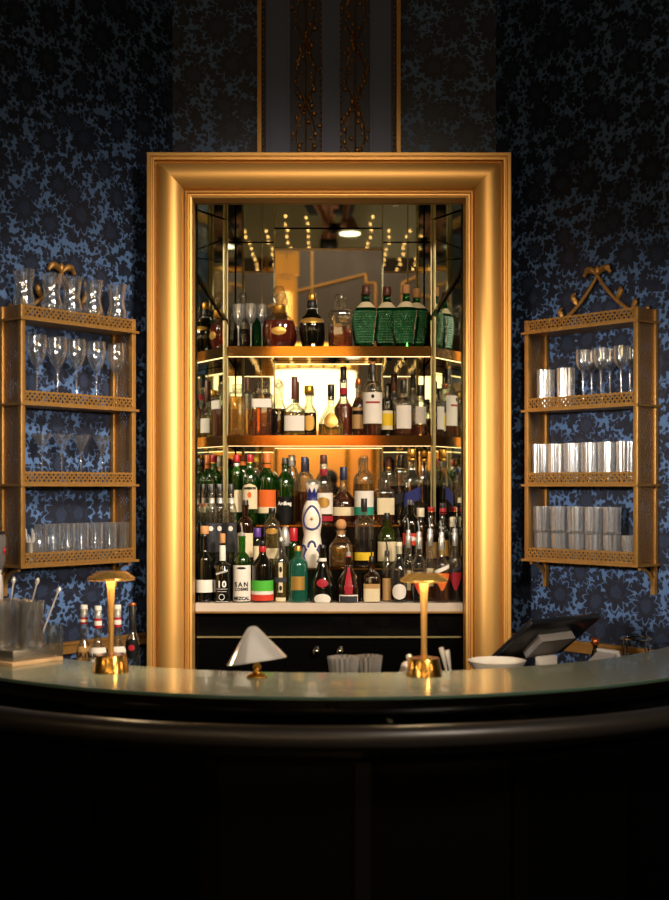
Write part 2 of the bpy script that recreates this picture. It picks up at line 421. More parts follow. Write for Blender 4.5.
# ------------------------------------------------------------------ gilt frame
XL, XR, ZT = wx(147, 5.68), wx(511, 5.68), wz(153, 5.68)
def frame():
    r = thing('gilt_frame', 'large gilded frame with broad rounded moulding around the mirrored bottle niche', 'frame', (0, 0, 0))
    prof = [(0, 5.77), (0, 5.665), (.004, 5.657), (.018, 5.655), (.022, 5.662), (.026, 5.662), (.030, 5.655), (.036, 5.655), (.040, 5.672), (.046, 5.676)]
    for i in range(1, 22):
        t = i / 22
        prof.append((.046 + .124 * t, 5.674 - .052 * (1 - (2 * t - 1) ** 2) ** .62))
    prof += [(.172, 5.676), (.175, 5.664), (.184, 5.66), (.188, 5.672), (.193, 5.672), (.197, 5.664), (.206, 5.668), (.2085, 5.68), (.2085, 5.77)]
    def piece(which):
        m = MB(); n = len(prof); vs = []
        for o, y in prof:
            P = {'l': ((XL + o, 0), (XL + o, ZT - o)), 't': ((XL + o, ZT - o), (XR - o, ZT - o)), 'r': ((XR - o, ZT - o), (XR - o, 0))}[which]
            vs += [(P[0][0], y, P[0][1]), (P[1][0], y, P[1][1])]
        fs = [(2 * i, 2 * i + 1, 2 * ((i + 1) % n) + 1, 2 * ((i + 1) % n)) for i in range(n)]
        return m.add(vs, fs)
    piece('l').build('side_rail', 'gold', r, ang=30); piece('t').build('top_rail', 'gold', r, ang=30); piece('r').build('side_rail', 'gold', r, ang=30)
frame()

# ------------------------------------------------------------------ mirrored niche
YM, YS = 6.30, 6.66                      # middle mirror stands forward of the two side mirrors
NL = [(-.656, 5.775), (-.656, 5.87), (-.527, 6.10), (-.527, YS)]
NR = [(.606, 5.775), (.606, 5.87), (.477, 6.10), (.477, YS)]
ZN = 3.036; ZLEDGE = wz(603, 5.76)
def niche_x(P, Y):
    for (a, b), (c, d) in zip(P, P[1:]):
        if b <= Y <= d: return a + (c - a) * (Y - b) / (d - b)
    return P[-1][0]
GM = 'mirror panels lining the niche'
def mpanel(label, p, q, z0, z1, strips=(), mat='mirror'):
    r = thing('mirror_panel', label, 'mirror', ((p[0] + q[0]) / 2, (p[1] + q[1]) / 2, z0), math.atan2(q[1] - p[1], q[0] - p[0]), GM)
    ln = math.hypot(q[0] - p[0], q[1] - p[1]); h = z1 - z0
    MB().box((0, .003, h / 2), (ln - .008, .005, h - .002)).build('mirror_glass', mat, r, False)
    for kind, *a in strips:
        m = MB()
        if kind == 'v': m.box((a[0] * ln / 2, -.003, h / 2), (a[1], .008, h))
        elif kind == 'h': m.box((0, -.003, a[0] - z0), (ln, .008, a[1]))
        else:
            (x0, za), (x1, zb) = a[0]; w = a[1]; za -= z0; zb -= z0
            m.plate([(x0 * ln / 2, za - w), (x1 * ln / 2, zb - w), (x1 * ln / 2, zb + w), (x0 * ln / 2, za + w)], -.009, 0)
        m.build('bevel_strip', 'bevel' if kind != 'v' or len(a) < 3 else a[2], r, False)
    return r
xa, xb = -.307, .246
ZS1, ZS2 = wz(346.5, 6.10), wz(435.5, 6.10)
mpanel('deep back mirror column behind the crystal goblets and golden whisky', (-.527, YS), (xa, YS), ZLEDGE, ZN, [('v', .28, .006)])
mpanel('wide forward middle mirror behind the black ceramic bottle, reflecting the glowing drum', (xa, YM), (xb, YM), ZLEDGE, ZN, [('v', .985, .008), ('v', -.985, .008)])
mpanel('deep back mirror column behind the green embossed bottles', (xb, YS), (.477, YS), ZLEDGE, ZN, [('v', .25, .006)])
mpanel('return of the middle mirror facing the goblet side', (xa, YS), (xa, YM), ZLEDGE, ZN)
mpanel('return of the middle mirror facing the green bottle side', (xb, YM), (xb, YS), ZLEDGE, ZN)
mpanel('mirror on the recess side by the crystal goblets', (-.527, 6.10), (-.527, YS), ZLEDGE, ZN, [('v', -.97, .014, 'pewter')], 'mirror2')
mpanel('mirror on the recess side by the green embossed bottles', (.477, YS), (.477, 6.10), ZLEDGE, ZN, [('v', .97, .014, 'pewter')], 'mirror2')
mpanel('slanted side mirror by the clear vodka bottles, crossed by a diagonal strip', (-.656, 5.87), (-.527, 6.10), ZLEDGE, ZN,
       [('d', ((-1, wz(272, 5.87)), (1, wz(322, 6.10))), .010), ('v', .9, .012, 'pewter'), ('v', -.93, .008)], 'mirror2')
mpanel('slanted side mirror by the red label whisky, crossed by a diagonal strip', (.477, 6.10), (.606, 5.87), ZLEDGE, ZN,
       [('d', ((1, wz(268, 5.87)), (-1, wz(318, 6.10))), .010), ('v', -.9, .012, 'pewter'), ('v', .93, .008)], 'mirror2')
mpanel('narrow jamb mirror inside the frame by the cork topped wine', (-.656, 5.775), (-.656, 5.87), ZLEDGE, ZN, [], 'mirror2')
mpanel('narrow jamb mirror inside the frame by the red label whisky', (.606, 5.87), (.606, 5.775), ZLEDGE, ZN, [], 'mirror2')
cm_ = thing('mirror_panel', 'mirrored soffit closing the top of the niche', 'mirror', (-.025, 6.0, ZN + .003), 0, GM)
MB().prism(off_ := [(-.655, -.225), (-.655, -.13), (-.527, .10), (-.527, .655), (.527, .655), (.527, .10), (.655, -.13), (.655, -.225)], 0, .005).build('mirror_glass', 'mirror', cm_, False)

def shelf(label, y_top, y_bot):
    zt, zb_ = wz(y_top, 6.10), wz(y_bot, 6.10)
    r = thing('niche_shelf', label, 'shelf', (-.025, 6.10, zb_), 0, 'mirrored shelves in the niche')
    hw = .498; d = YS - 6.10 - .004; f = YM - 6.10 - .011
    MB().prism([(-hw, .004), (hw, .004), (hw, d), (xb + .031, d), (xb + .031, f), (xa + .019, f), (xa + .019, d), (-hw, d)], .001, zt - zb_ - .001).build('shelf_board', 'mirror2', r, False)
    MB().box((0, -.004, (zt - zb_) / 2), (2 * hw, .012, zt - zb_)).build('brass_fascia', 'fascia', r, False)
    MB().box((0, .012, .001), (2 * hw - .01, .012, .003)).build('led_tape', 'strip', r, False)
    return zt
Z1 = shelf('upper mirrored shelf with polished brass edge under the green embossed bottles', 346.5, 356.5)
Z2 = shelf('lower mirrored shelf with polished brass edge under the whisky bottles', 435.5, 446)
def poly_between(Ya, Yb, g=.016):
    ys = [Ya] + [y for y in (5.87, 6.10) if Ya < y < Yb] + [Yb]
    return [(niche_x(NL, y) + g, y) for y in ys] + [(niche_x(NR, y) - g, y) for y in reversed(ys)]
ZA = ZLEDGE
led = thing('stone_ledge', 'pale stone ledge with thin gilt lip carrying the front bottles', 'ledge', (-.025, 5.76, ZA - .038))
def off(poly, o): return [(x - o[0], y - o[1]) for x, y in poly]
MB().prism(off([(-.640, 5.755), (-.640, 5.872), (.590, 5.872), (.590, 5.755)], (-.025, 5.76)), 0, .038).build('slab', 'stone', led, False)
MB().box((0, -.004, -.004), (1.23, .018, .008)).build('gilt_lip', 'agedbrass', led, False)
def riser(label, Ya, Yb, yp):
    z = wz(yp, Ya)
    r = thing('bottle_riser', label, 'riser', (0, Ya, ZA), 0, 'stepped bottle risers')
    po = off(poly_between(Ya + .002, Yb - .002), (0, Ya))
    MB().prism(po, .001, z - ZA - .008).build('riser_block', 'black', r, False)
    MB().prism(off(poly_between(Ya - .002, Yb - .002), (0, Ya)), z - ZA - .008, z - ZA).build('riser_top', 'fascia', r, False)
    return z
ZBm = riser('low black riser with brass top behind the front bottles', 5.885, 6.035, 568)
ZCm = riser('high black riser with brass top against the back mirror', 6.04, YM - .006, 525)

# black cabinet below the ledge
cab = thing('back_bar_cabinet', 'glossy black cabinet with two chrome knobs below the stone ledge', 'cabinet', (-.025, 5.78, 0))
zl = wz(637, 5.77)
MB().box((0, .2, .52), (1.22, .36, 1.04)).build('carcass', 'blacksatin', cab, False)
MB().box((0, -.0, (zl + 1.14) / 2), (1.22, .016, 1.135 - zl)).build('upper_panel', 'black', cab, False)
MB().box((0, -.004, zl), (1.22, .02, .008)).build('gilt_strip', 'pewter', cab, False)
for k, (a, b) in enumerate(((-.61, -.205), (-.20, .20), (.205, .61))):
    d = MB().box(((a + b) / 2, .0, (zl - .01) / 2 + .05), (b - a, .018, zl - .12)).build('drawer_front', 'black', cab, False)
    if k == 1:
        for px in (316, 340):
            mm = MB().ball((wx(px, 5.73) + .025, -.034, wz(652, 5.73)), .0185)
            mm.tube([(wx(px, 5.73) + .025, -.02, wz(652, 5.73)), (wx(px, 5.73) + .025, -.008, wz(652, 5.73))], .007)
            mm.build('knob', 'chrome', d)

# ------------------------------------------------------------------ bottles
def smooth(t): return t * t * (3 - 2 * t)
def sect(r, a, ex, asp):
    ca, sa = math.cos(a), math.sin(a); q = 2 / ex
    return (r * math.copysign(abs(ca) ** q, ca), asp * r * math.copysign(abs(sa) ** q, sa))
def bottle(label, cx, Y, zb, w, ysh, yn, ym, nw, mat='clear', liquid=None, caps=(), labels=(), text=(), style='round', ex=2.0, asp=1.0, rz=0,
           name='liquor_bottle', cat='bottle', group=None, prof=None, seg=28, extra=None):
    s = Y / F; R = w / 2 * s; rn = nw / 2 * s
    z = lambda py: wz(py, Y) - zb
    r = thing(name, label, cat, (wx(cx, Y), Y, zb + .0005), rz, group)
    if prof:
        P = [(max(1e-4, a / 2 * s), (z(b) if b is not None else 0)) for a, b in prof]
    else:
        hs, hn, hm = z(ysh), z(yn), z(ym)
        P = [(R * .9, 0), (R * .98, .003), (R, .008), (R, hs)]
        for i in range(1, 9):
            t = i / 9
            if style == 'round': k = math.cos(t * PI / 2) ** .75 if t < .6 else None
            if style == 'round':
                k = 1 - smooth(t) if True else k
                P.append((rn + (R - rn) * (1 - t ** 2.2) if t < .99 else rn, hs + (hn - hs) * t))
            elif style == 'slope': P.append((rn + (R - rn) * (1 - smooth(t)), hs + (hn - hs) * t))
            elif style == 'cone': P.append((rn + (R - rn) * (1 - t), hs + (hn - hs) * t))
            elif style == 'flat': P.append((rn + (R - rn) * math.sqrt(max(0, 1 - t * t)), hs + (hn - hs) * t))
        P += [(rn, hn), (rn, hm - .006), (rn * 1.15, hm - .005), (rn * 1.15, hm)]
    body = MB().loft(P, seg, ex, asp).build('glass_body', mat, r)
    def rad(zz):
        for (r0, z0), (r1, z1) in zip(P, P[1:]):
            if z0 <= zz <= z1 and z1 > z0: return r0 + (r1 - r0) * (zz - z0) / (z1 - z0)
        return P[-1][0]
    if liquid:
        lm, yl = liquid; hl = z(yl); n = 14; g = .0028
        LP = [(max(1e-4, rad(.012) - g), .010)] + [(max(1e-4, rad(.012 + (hl - .012) * i / n) - g), .012 + (hl - .012) * i / n) for i in range(1, n + 1)]
        MB().loft(LP, seg, ex, asp).build('liquid', lm, r)
    for c in caps:
        cw, y0, y1, cm = c[:4]; kind = c[4] if len(c) > 4 else 'cyl'
        rc = cw / 2 * s; a, b = sorted((z(y0), z(y1))); h = b - a
        m = MB()
        if kind == 'cyl': m.loft([(rc * .96, a), (rc, a + .002), (rc * .97, b - .002), (rc * .9, b)], 20)
        elif kind == 'ball': m.ball((0, 0, (a + b) / 2), h / 2, rc / (h / 2), rc / (h / 2), 1, 16, 10)
        elif kind == 'facet': m.loft([(rc * .55, a), (rc * .6, a + h * .25), (rc, a + h * .5), (rc * .95, a + h * .75), (rc * .5, b)], 10)
        elif kind == 'mush': m.loft([(rc * .45, a), (rc * .5, a + h * .35), (rc * .9, a + h * .5), (rc, a + h * .7), (rc * .8, b)], 18)
        elif kind == 'spout':
            m.loft([(rc, a), (rc, a + h * .28), (rc * .7, a + h * .34)], 12)
            m.tube([(0, 0, a + h * .3), (0, -.002, a + h * .6), (-.006, -.004, b)], rc * .3, 8)
        elif kind == 'dome': m.loft([(rc * .8, a), (rc, a + h * .2)] + [(rc * math.cos(t * PI / 10), a + h * .2 + h * .8 * math.sin(t * PI / 10)) for t in range(1, 6)], 20)
        m.build({'spout': 'pour_spout', 'ball': 'stopper', 'facet': 'stopper', 'mush': 'stopper', 'dome': 'cap'}.get(kind, 'cap' if cm not in ('l_white', 'c_cream', 'l_cream', 'l_red') else 'neck_band'), cm, r, ang=30 if kind == 'facet' else 40)
    for li, L_ in enumerate(labels):
        shp, y0, y1, half, lm = L_[:5]; xo = L_[5] if len(L_) > 5 else 0
        a, b = z(y1), z(y0); m = MB(); nz, na = 17, 17; vs = []; fs = []
        for j in range(nz):
            t = j / (nz - 1); zz = a + (b - a) * t
            hw = half
            if shp == 'oval': hw = half * math.sqrt(max(.01, 1 - (2 * t - 1) ** 2))
            elif shp == 'arch': hw = half * (1 if t < .7 else math.sqrt(max(.01, 1 - ((t - .7) / .3) ** 2)))
            elif shp == 'dia': hw = half * (min(1, .12 + 1.1 * t))
            for i in range(na):
                an = -PI / 2 + math.radians(xo + hw * (2 * i / (na - 1) - 1))
                x, y = sect(rad(zz) + .0012 + .0007 * li, an, ex, asp); vs.append((x, y, zz))
                if shp == 'slant': vs[-1] = (x, y, zz + x * .45)
        for j in range(nz - 1):
            for i in range(na - 1): fs.append((j * na + i, j * na + i + 1, (j + 1) * na + i + 1, (j + 1) * na + i))
        m.add(vs, fs).build('label', lm, r)
    for tx in text:
        st, hpx, yc, tm = tx[:4]; sp = tx[4] if len(tx) > 4 else 1
        vs, fs = text_mesh(st, hpx * s * 1.4, .0011, sp); zc_ = z(yc); rr = rad(zc_) + .0012 + .0007 * len(labels)
        if ex > 2.5 or asp != 1: nv = [(x, -asp * rr - .0006, zc_ + y) for x, y, q in vs]
        else: nv = [(rr * math.sin(x / rr), -rr * math.cos(x / rr), zc_ + y) for x, y, q in vs]
        MB().add(nv, fs).build('lettering', tm, r, False)
    if extra: extra(r, z, s, rad)
    return r

G1 = 'spirits on the upper mirrored shelf'; G2 = 'spirits on the lower mirrored shelf'; G3 = 'spirits on the high riser'; G4 = 'spirits on the low riser'; G5 = 'spirits on the stone ledge'
# --- upper shelf
Y = 6.19
bottle('round cognac decanter of dark red spirit with pointed crystal stopper on the upper shelf', 279, Y, Z1, 34, 0, 0, 0, 0, 'crystal', ('red_l', 321), group=G1, name='cognac_decanter', asp=.55,
       prof=[(20, None), (27, 344), (32, 338), (34, 332), (33, 326), (29, 320), (20, 316), (12, 314), (10, 311), (11, 305)],
       caps=[(14, 306, 314, 'c_gold'), (15, 286.5, 306, 'crystal', 'facet')], labels=[('oval', 328, 336, 26, 'l_gold')])
bottle('glossy black ceramic bottle with gilt shoulder band and gold top on the upper shelf', 312, Y, Z1, 26, 0, 0, 0, 0, 'dark', group=G1, name='ceramic_bottle',
       prof=[(19, None), (22, 343), (25, 335), (26, 328), (25, 323), (20, 318), (12, 314), (9, 309), (9, 303), (8, 300)],
       caps=[(10, 301, 309, 'c_black'), (8.5, 293.5, 301, 'c_gold')], labels=[('oval', 319, 324.5, 70, 'l_gold'), ('rect', 307, 309.5, 180, 'c_silver')])
bottle('square cut crystal decanter half full of amber spirit with mushroom stopper', 340.3, Y, Z1, 24, 315, 310, 306, 10, 'crystal', ('amber_l', 328), group=G1, name='whisky_decanter', ex=7, style='flat',
       caps=[(13, 295, 308, 'crystal', 'mush')])
def carafe(label, cx, ty, Yc, cap):
    o = (ty - 286)
    def beads(r, z, s, rad):
        m = MB()
        for i in range(16):
            t = i / 15; py = 312 + o * .3 + t * 32; a = -PI / 2 + .95 - .25 * math.sin(t * 3)
            x, y = sect(rad(z(py)) + .002, a, 2, .58); m.ball((x, y, z(py)), .0055, seg=8, ring=6)
        m.build('bead_string', 'chrome', r)
    n = 14; w = 26
    P = [(13, None), (16, 344), (20, 337), (24, 329), (26, 321), (25, 314), (20, 308.5), (13, 304.5 + o * .3), (8, 302 + o * .4), (6.5, 297 + o * .6), (6.5, 292 + o)]
    r = bottle(label, cx, Yc, Z1, w, 0, 0, 0, 0, 'carafe', group=G1, name='embossed_bottle', asp=.58, prof=P,
               caps=[(8.5, 295 + o, ty, cap)], labels=[('arch', 302 + o * .3, 308 + o * .3, 95, 'l_cream')], extra=beads)
    m = MB()
    s = Yc / F; z = lambda py: wz(py, Yc) - Z1
    for j in range(13):
        py = 312.5 + j * 2.5
        t = (py - 309) / 36; rr = (26 - 15 * max(0, (t - .35)) ** 1.35 - 4 * max(0, .18 - t) / .18) / 2 * s
        for i in range(15):
            a = -PI / 2 + (i - 7 + (j % 2) * .5) * .2
            if a > -PI / 2 + .8: continue
            k = random.uniform(.8, 1.15)
            m.ball((rr * math.cos(a), .58 * rr * math.sin(a), z(py)), .0062 * k, 1, .6, 1.2, seg=6, ring=4)
    m.build('embossing', 'emboss', r)
carafe('green embossed bottle beside the amber crystal decanter, cream collar', 366, 286, 6.19, 'c_brown')
carafe('green embossed bottle in the middle of the four, slimmer in view', 387, 287, 6.245, 'c_brown')
carafe('green embossed bottle with bare cork top, third from the crystal decanter', 406, 285, 6.15, 'c_cork')
carafe('green embossed bottle set back at the end of the upper shelf', 416.5, 289, 6.245, 'c_cork')
bottle('ball stoppered crystal decanter of dark spirit standing behind the cut goblets', 243, 6.42, Z1, 20, 326, 318, 308, 6, 'crystal', ('dark_l', 330), group=G1, name='whisky_decanter', caps=[(9, 292, 304, 'crystal', 'ball'), (5, 304, 309, 'crystal')])
bottle('small green bottle half hidden behind the cut goblets', 257, 6.44, Z1, 10, 326, 320, 312, 5, 'carafe', group=G1, caps=[(5, 308, 314, 'c_black')])
# goblets
def goblet(label, cx, Yc, zb, top, bowl_b, w, group, mat='cut', cut=.07, name='crystal_goblet', kind='straight', zsh=0):
    s = Yc / F; R = w / 2 * s; z = lambda py: wz(py, Yc) - zb
    r = thing(name, label, 'glass', (wx(cx, Yc), Yc, zb), 0, group)
    a, b = z(bowl_b), z(top)
    P = []; n = 9
    for i in range(n + 1):
        t = i / n
        if kind == 'straight': k = .25 + .75 * min(1, (t / .4)) ** .6 if t < .4 else 1.0
        elif kind == 'wine': k = math.sin(min(1, .12 + t * .95) * PI * .62) ** .8 if t else .15
        elif kind == 'coupe': k = .08 + .92 * t
        elif kind == 'flute': k = .2 + .8 * min(1, t / .35) ** .7
        P.append((max(.003, R * k), a + (b - a) * t))
    inn = [(max(.0015, q - .0018), zz + (.002 if i == 0 else 0)) for i, (q, zz) in enumerate(P)]
    MB().loft(P + list(reversed(inn)), 16 if cut else 20, close=False, cut=(a + .004, b - (b - a) * .35, cut) if cut else None).build('bowl', mat, r, ang=25 if cut else 40)
    MB().loft([(.0055, .004), (.0035, a * .4), (.0045, a * .8), (.007, a + .002)], 10).build('stem', mat, r)
    MB().loft([(R * .85, 0), (R * .85, .002), (R * .4, .005), (.006, .009)], 20).build('foot', mat, r)
    return r
goblet('cut crystal goblet beside the champagne post on the upper shelf', 238.5, 6.16, Z1, 304.5, 325, 13, 'cut crystal goblets')
goblet('cut crystal goblet between its two twins on the upper shelf', 251, 6.16, Z1, 304, 324, 12, 'cut crystal goblets')
goblet('cut crystal goblet beside the round red cognac decanter', 262, 6.27, Z1, 305, 323, 12, 'cut crystal goblets')

# --- lower shelf
Y = 6.17
bottle('square bottle of pale golden spirit with clear stopper, first on the lower shelf', 237.5, Y, Z2, 17, 394, 392, 389, 8, 'clear', ('gold_l', 397), ex=6, style='flat', group=G2, caps=[(11, 384.5, 392, 'crystal')])
bottle('tall slim clear bottle with dark cork squeezed behind two golden bottles', 247.5, 6.30, Z2, 10, 396, 391, 384, 4.5, 'clear', group=G2, caps=[(4.5, 377, 391, 'c_brown')])
bottle('wide square whisky bottle with small white label and crystal stopper', 262, Y, Z2, 20.5, 395, 393, 390, 11, 'clear', ('amber_l', 408), ex=6, style='flat', group=G2, labels=[('rect', 399.5, 408, 56, 'l_white')], caps=[(12, 380, 392.5, 'crystal', 'facet')])
bottle('clear decanter with round stopper and dark spirit in its square base', 278.5, 6.23, Z2, 13.5, 409, 398, 390, 7, 'crystal', ('dark_l', 409), ex=4, style='slope', group=G2, caps=[(9, 379, 389, 'crystal', 'ball')])
bottle('squat flask with large white label and tall dark cork on the lower shelf', 294.5, 6.16, Z2, 22, 414, 404, 398, 6.5, 'clear', ('pale_l', 412), style='round', group=G2, asp=.6, labels=[('rect', 416, 431, 62, 'l_white')], caps=[(6.5, 377, 399, 'c_brown')], text=[('DUVAL', 2.4, 424, 'inkred')] and [])
bottle('faceted decanter with gold cap and dark spirit, diamond shape on its front', 309, 6.228, Z2, 15, 412, 402, 394, 6, 'crystal', ('dark_l', 413), ex=3, style='slope', group=G2, labels=[('oval', 416, 431, 40, 'l_gold')], caps=[(9.5, 386, 394, 'c_gold')])
bottle('wide shouldered clear flask with round gold medallion and dark cap', 331, 6.16, Z2, 26, 426, 401, 394, 6, 'crystal', ('pale_l', 424), style='slope', asp=.55, group=G2, labels=[('oval', 413, 428, 34, 'l_gold')], caps=[(7, 384.5, 396, 'c_black')])
bottle('dark red bottle with tall black cap and red seal on its neck', 343.5, 6.245, Z2, 18, 409, 397, 379, 8, 'clear', ('red_l', 404), style='slope', group=G2, labels=[('oval', 388, 395, 75, 'l_red')], caps=[(6.5, 367, 381, 'c_black')])
bottle('amber whisky bottle with tan label beside the big white label', 358.5, 6.21, Z2, 13.5, 408, 394, 383, 5, 'clear', ('amber_l', 398), style='slope', group=G2, labels=[('rect', 408, 429, 70, 'l_tan'), ('rect', 411, 415, 60, 'l_black')], caps=[(6, 379, 385, 'c_copper')])
bottle('tall whisky with big white label and black neck rising above its neighbours', 372.5, 6.16, Z2, 19.5, 392, 381, 375, 7.5, 'clear', ('amber_l', 424), style='round', group=G2, labels=[('rect', 393, 424, 72, 'l_white'), ('rect', 402, 404, 44, 'inkred'), ('oval', 395, 399, 9, 'ink')], caps=[(6.5, 364.5, 380, 'c_black'), (6, 361.5, 364.5, 'c_cork')])
bottle('small dark bottle with bright yellow label and red neck on the lower shelf', 387, 6.17, Z2, 11.5, 404, 397, 386, 5, 'dark', group=G2, labels=[('rect', 411, 430, 70, 'l_cream'), ('rect', 414, 426, 72, 'l_yellow')], caps=[(5.5, 397, 403, 'c_red')])
bottle('bottle with a long brown capsule and red stripe behind the yellow label', 394, 6.36, Z2, 11, 402, 393, 378, 6, 'clear', ('amber_l', 410), group=G2, caps=[(6.5, 374, 391, 'c_brown')])
bottle('squat round bottle with white label and dark stopper near the shelf end', 403.5, 6.16, Z2, 20, 405, 397, 391, 6, 'clear', ('amber_l', 425), group=G2, labels=[('rect', 406, 429, 45, 'l_white')], caps=[(6.5, 380, 393, 'c_black')])
bottle('clear bottle with dark tall cap standing behind the squat white label', 413, 6.34, Z2, 12, 400, 392, 384, 6, 'clear', ('amber_l', 412), group=G2, caps=[(5, 375, 388, 'c_black')])
bottle('last bottle on the lower shelf, black cap and cream neck band', 420.5, 6.16, Z2, 14, 406, 400, 394, 6, 'clear', ('amber_l', 425), group=G2, labels=[('rect', 407, 424, 45, 'l_white')], caps=[(6, 396, 400, 'c_cream'), (6.5, 385, 396, 'c_black')])

# --- high riser
Y = 6.12
bottle('green whiskey bottle with red cap, first on the high riser', 236.5, 6.15, ZCm, 14, 476, 466, 462, 6, 'greenglass', ('amber_l', 490), group=G3, labels=[('rect', 490, 512, 60, 'l_cream')], caps=[(6.5, 455, 463, 'c_red'), (6.5, 463, 474, 'c_silver')])
bottle('bottle with orange cap peering between two red capped green bottles', 242.5, 6.255, ZCm, 13, 474, 465, 460, 6, 'greenglass', ('amber_l', 480), group=G3, caps=[(6.5, 455, 466, 'c_orange')])
bottle('green whiskey bottle with red cap and arched cream label', 250, 6.09, ZCm, 16, 482, 468, 463, 6, 'greenglass', ('amber_l', 500), group=G3, labels=[('arch', 484, 509, 66, 'l_cream'), ('oval', 492, 498, 14, 'l_orange')], caps=[(6.5, 454.5, 462, 'c_red'), (6, 462, 470, 'c_gold')], text=[('JAMESON', 2.3, 488.5, 'ink')])
bottle('bottle with yellow cap behind the arched cream label', 256, 6.22, ZCm, 13, 474, 465, 460, 6, 'clear', ('gold_l', 480), group=G3, caps=[(6, 455, 462, 'c_yellow')])
bottle('bottle with broad orange label and orange capsule on the high riser', 267, 6.10, ZCm, 18, 482, 470, 463, 7, 'greenglass', ('amber_l', 487), group=G3, labels=[('rect', 490, 507, 76, 'l_orange'), ('rect', 507, 513, 76, 'l_cream')], caps=[(7.5, 454, 468, 'c_orange')], text=[('SPOT', 3.2, 497, 'l_cream')] and [])
bottle('dark green whisky with black label and white print on the high riser', 285, 6.10, ZCm, 17, 488, 472, 464, 6.5, 'greenglass', ('dark_l', 496), group=G3, labels=[('rect', 497, 524, 84, 'l_black')], caps=[(6.5, 458, 472, 'c_black')], text=[('Ardbeg', 3.6, 503.5, 'inkwhite')])
bottle('bottle with silver cap behind the black label whisky', 291.5, 6.22, ZCm, 13, 480, 466, 461, 6, 'clear', ('gold_l', 490), group=G3, caps=[(6.5, 455, 466, 'c_silver')])
bottle('bottle with dark blue and brown capsule behind the white ceramic decanter', 304.5, 6.14, ZCm, 15, 478, 471, 463, 7, 'clear', ('amber_l', 492), group=G3, caps=[(7, 457, 472, 'c_blue')])
bottle('tall round shouldered bottle with brown cap, red neck band and silver labels', 323.5, 6.11, ZCm, 18.5, 488, 472, 462, 7, 'clear', ('amber_l', 510), style='round', group=G3, labels=[('rect', 493, 514, 78, 'l_white'), ('rect', 516, 521, 80, 'l_red'), ('oval', 497, 508, 40, 'l_gold')], caps=[(7, 455, 464, 'c_brown'), (7, 464, 469, 'c_cream'), (7.5, 469, 476, 'l_red')])
bottle('onion shaped decanter bottle with dark blue cap and low cream label', 343.5, 6.165, ZCm, 26, 504, 487, 477, 7, 'clear', ('amber_l', 492), style='slope', group=G3, labels=[('rect', 507, 515.5, 82, 'l_cream')], caps=[(7, 467, 480, 'c_blue')])
bottle('tall clear bottle with white label over a teal band', 364, 6.088, ZCm, 19, 482, 470, 458, 8, 'clear', ('gold_l', 484), group=G3, labels=[('rect', 491, 507, 78, 'l_white'), ('rect', 507, 515, 78, 'l_teal')], caps=[(8, 456, 464, 'crystal')])
bottle('square shouldered bottle with glass stopper and square cream label', 385.5, 6.09, ZCm, 18, 494, 489, 486, 10, 'clear', ('amber_l', 513), ex=5, style='flat', group=G3, labels=[('rect', 498, 514.5, 55, 'l_cream')], caps=[(10, 478.5, 489, 'crystal')], text=[('響', 6, 504, 'l_blue')] and [])
bottle('bottle with brown capsule behind the square cream label', 388.5, 6.25, ZCm, 14, 478, 467, 461, 6, 'clear', ('amber_l', 486), group=G3, caps=[(6.5, 457, 467, 'c_brown'), (6.5, 467, 470, 'c_gold')])
bottle('square bottle with slanted silver and black label, half hidden', 401, 6.19, ZCm, 14, 474, 466, 459, 7, 'clear', ('dark_l', 486), ex=5, group=G3, labels=[('slant', 492, 502, 55, 'l_grey')], caps=[(6.5, 455, 468, 'c_black')])
bottle('tall square bottle with gold cap and slanted dark blue label', 412, 6.095, ZCm, 17.5, 482, 468, 458, 7, 'clear', ('dark_l', 486), ex=5, style='slope', group=G3, labels=[('slant', 490, 503, 56, 'l_blue')], caps=[(8, 449, 457, 'c_gold'), (8, 458, 461, 'c_gold')])
bottle('tall square bottle with gold cap at the end of the high riser', 424, 6.195, ZCm, 13, 480, 468, 458, 7, 'clear', ('dark_l', 485), ex=5, style='slope', group=G3, caps=[(8, 450, 457, 'c_gold'), (8, 459, 462, 'c_gold')])

# --- low riser
Y = 5.95
for i, (cx, lab) in enumerate(((211.5, 'tall clear vodka bottle with black capsule, first from the frame'), (220, 'tall clear vodka bottle with black capsule between its two twins'), (231, 'tall clear vodka bottle with black capsule beside the gold ringed bottle'))):
    bottle(lab, cx, (5.925, 5.978, 5.925)[i], ZBm, 11.5, 512, 503, 490, 6.5, 'clear', ('clear_l', 516), group=G4, labels=[('rect', 523, 552, 80, 'l_grey'), ('oval', 526, 531, 22, 'l_white')], caps=[(6.5, 484, 498, 'c_black'), (6.5, 498, 503.5, 'l_white')])
bottle('dark bottle with gold neck ring and cream label on the low riser', 245.5, Y, ZBm, 17, 526, 517, 505, 6.5, 'brownglass', group=G4, labels=[('rect', 533, 557, 62, 'l_cream')], caps=[(6, 500, 516, 'c_black'), (7, 517, 519.5, 'c_gold')])
bottle('small clear bottle with purple cap on the low riser', 257.5, 5.98, ZBm, 9, 542, 536, 530, 5, 'clear', ('clear_l', 540), group=G4, caps=[(7.5, 528, 537, 'c_purple')], labels=[('rect', 546, 560, 50, 'l_cream')])
bottle('clear bottle painted with gold scrolls behind the green label whisky', 272, 5.97, ZBm, 17, 526, 518, 512, 7, 'clear', ('pale_l', 535), group=G4, labels=[('oval', 528, 534, 45, 'l_gold'), ('rect', 548, 558, 55, 'l_cream')], caps=[(7, 508, 514, 'c_black')])
bottle('clear bottle topped by a silver foil hood beside the red capped green bottle', 285, 5.96, ZBm, 10, 545, 540, 534, 6, 'clear', ('clear_l', 548), group=G4, caps=[(10, 526, 546, 'c_silver', 'dome')])
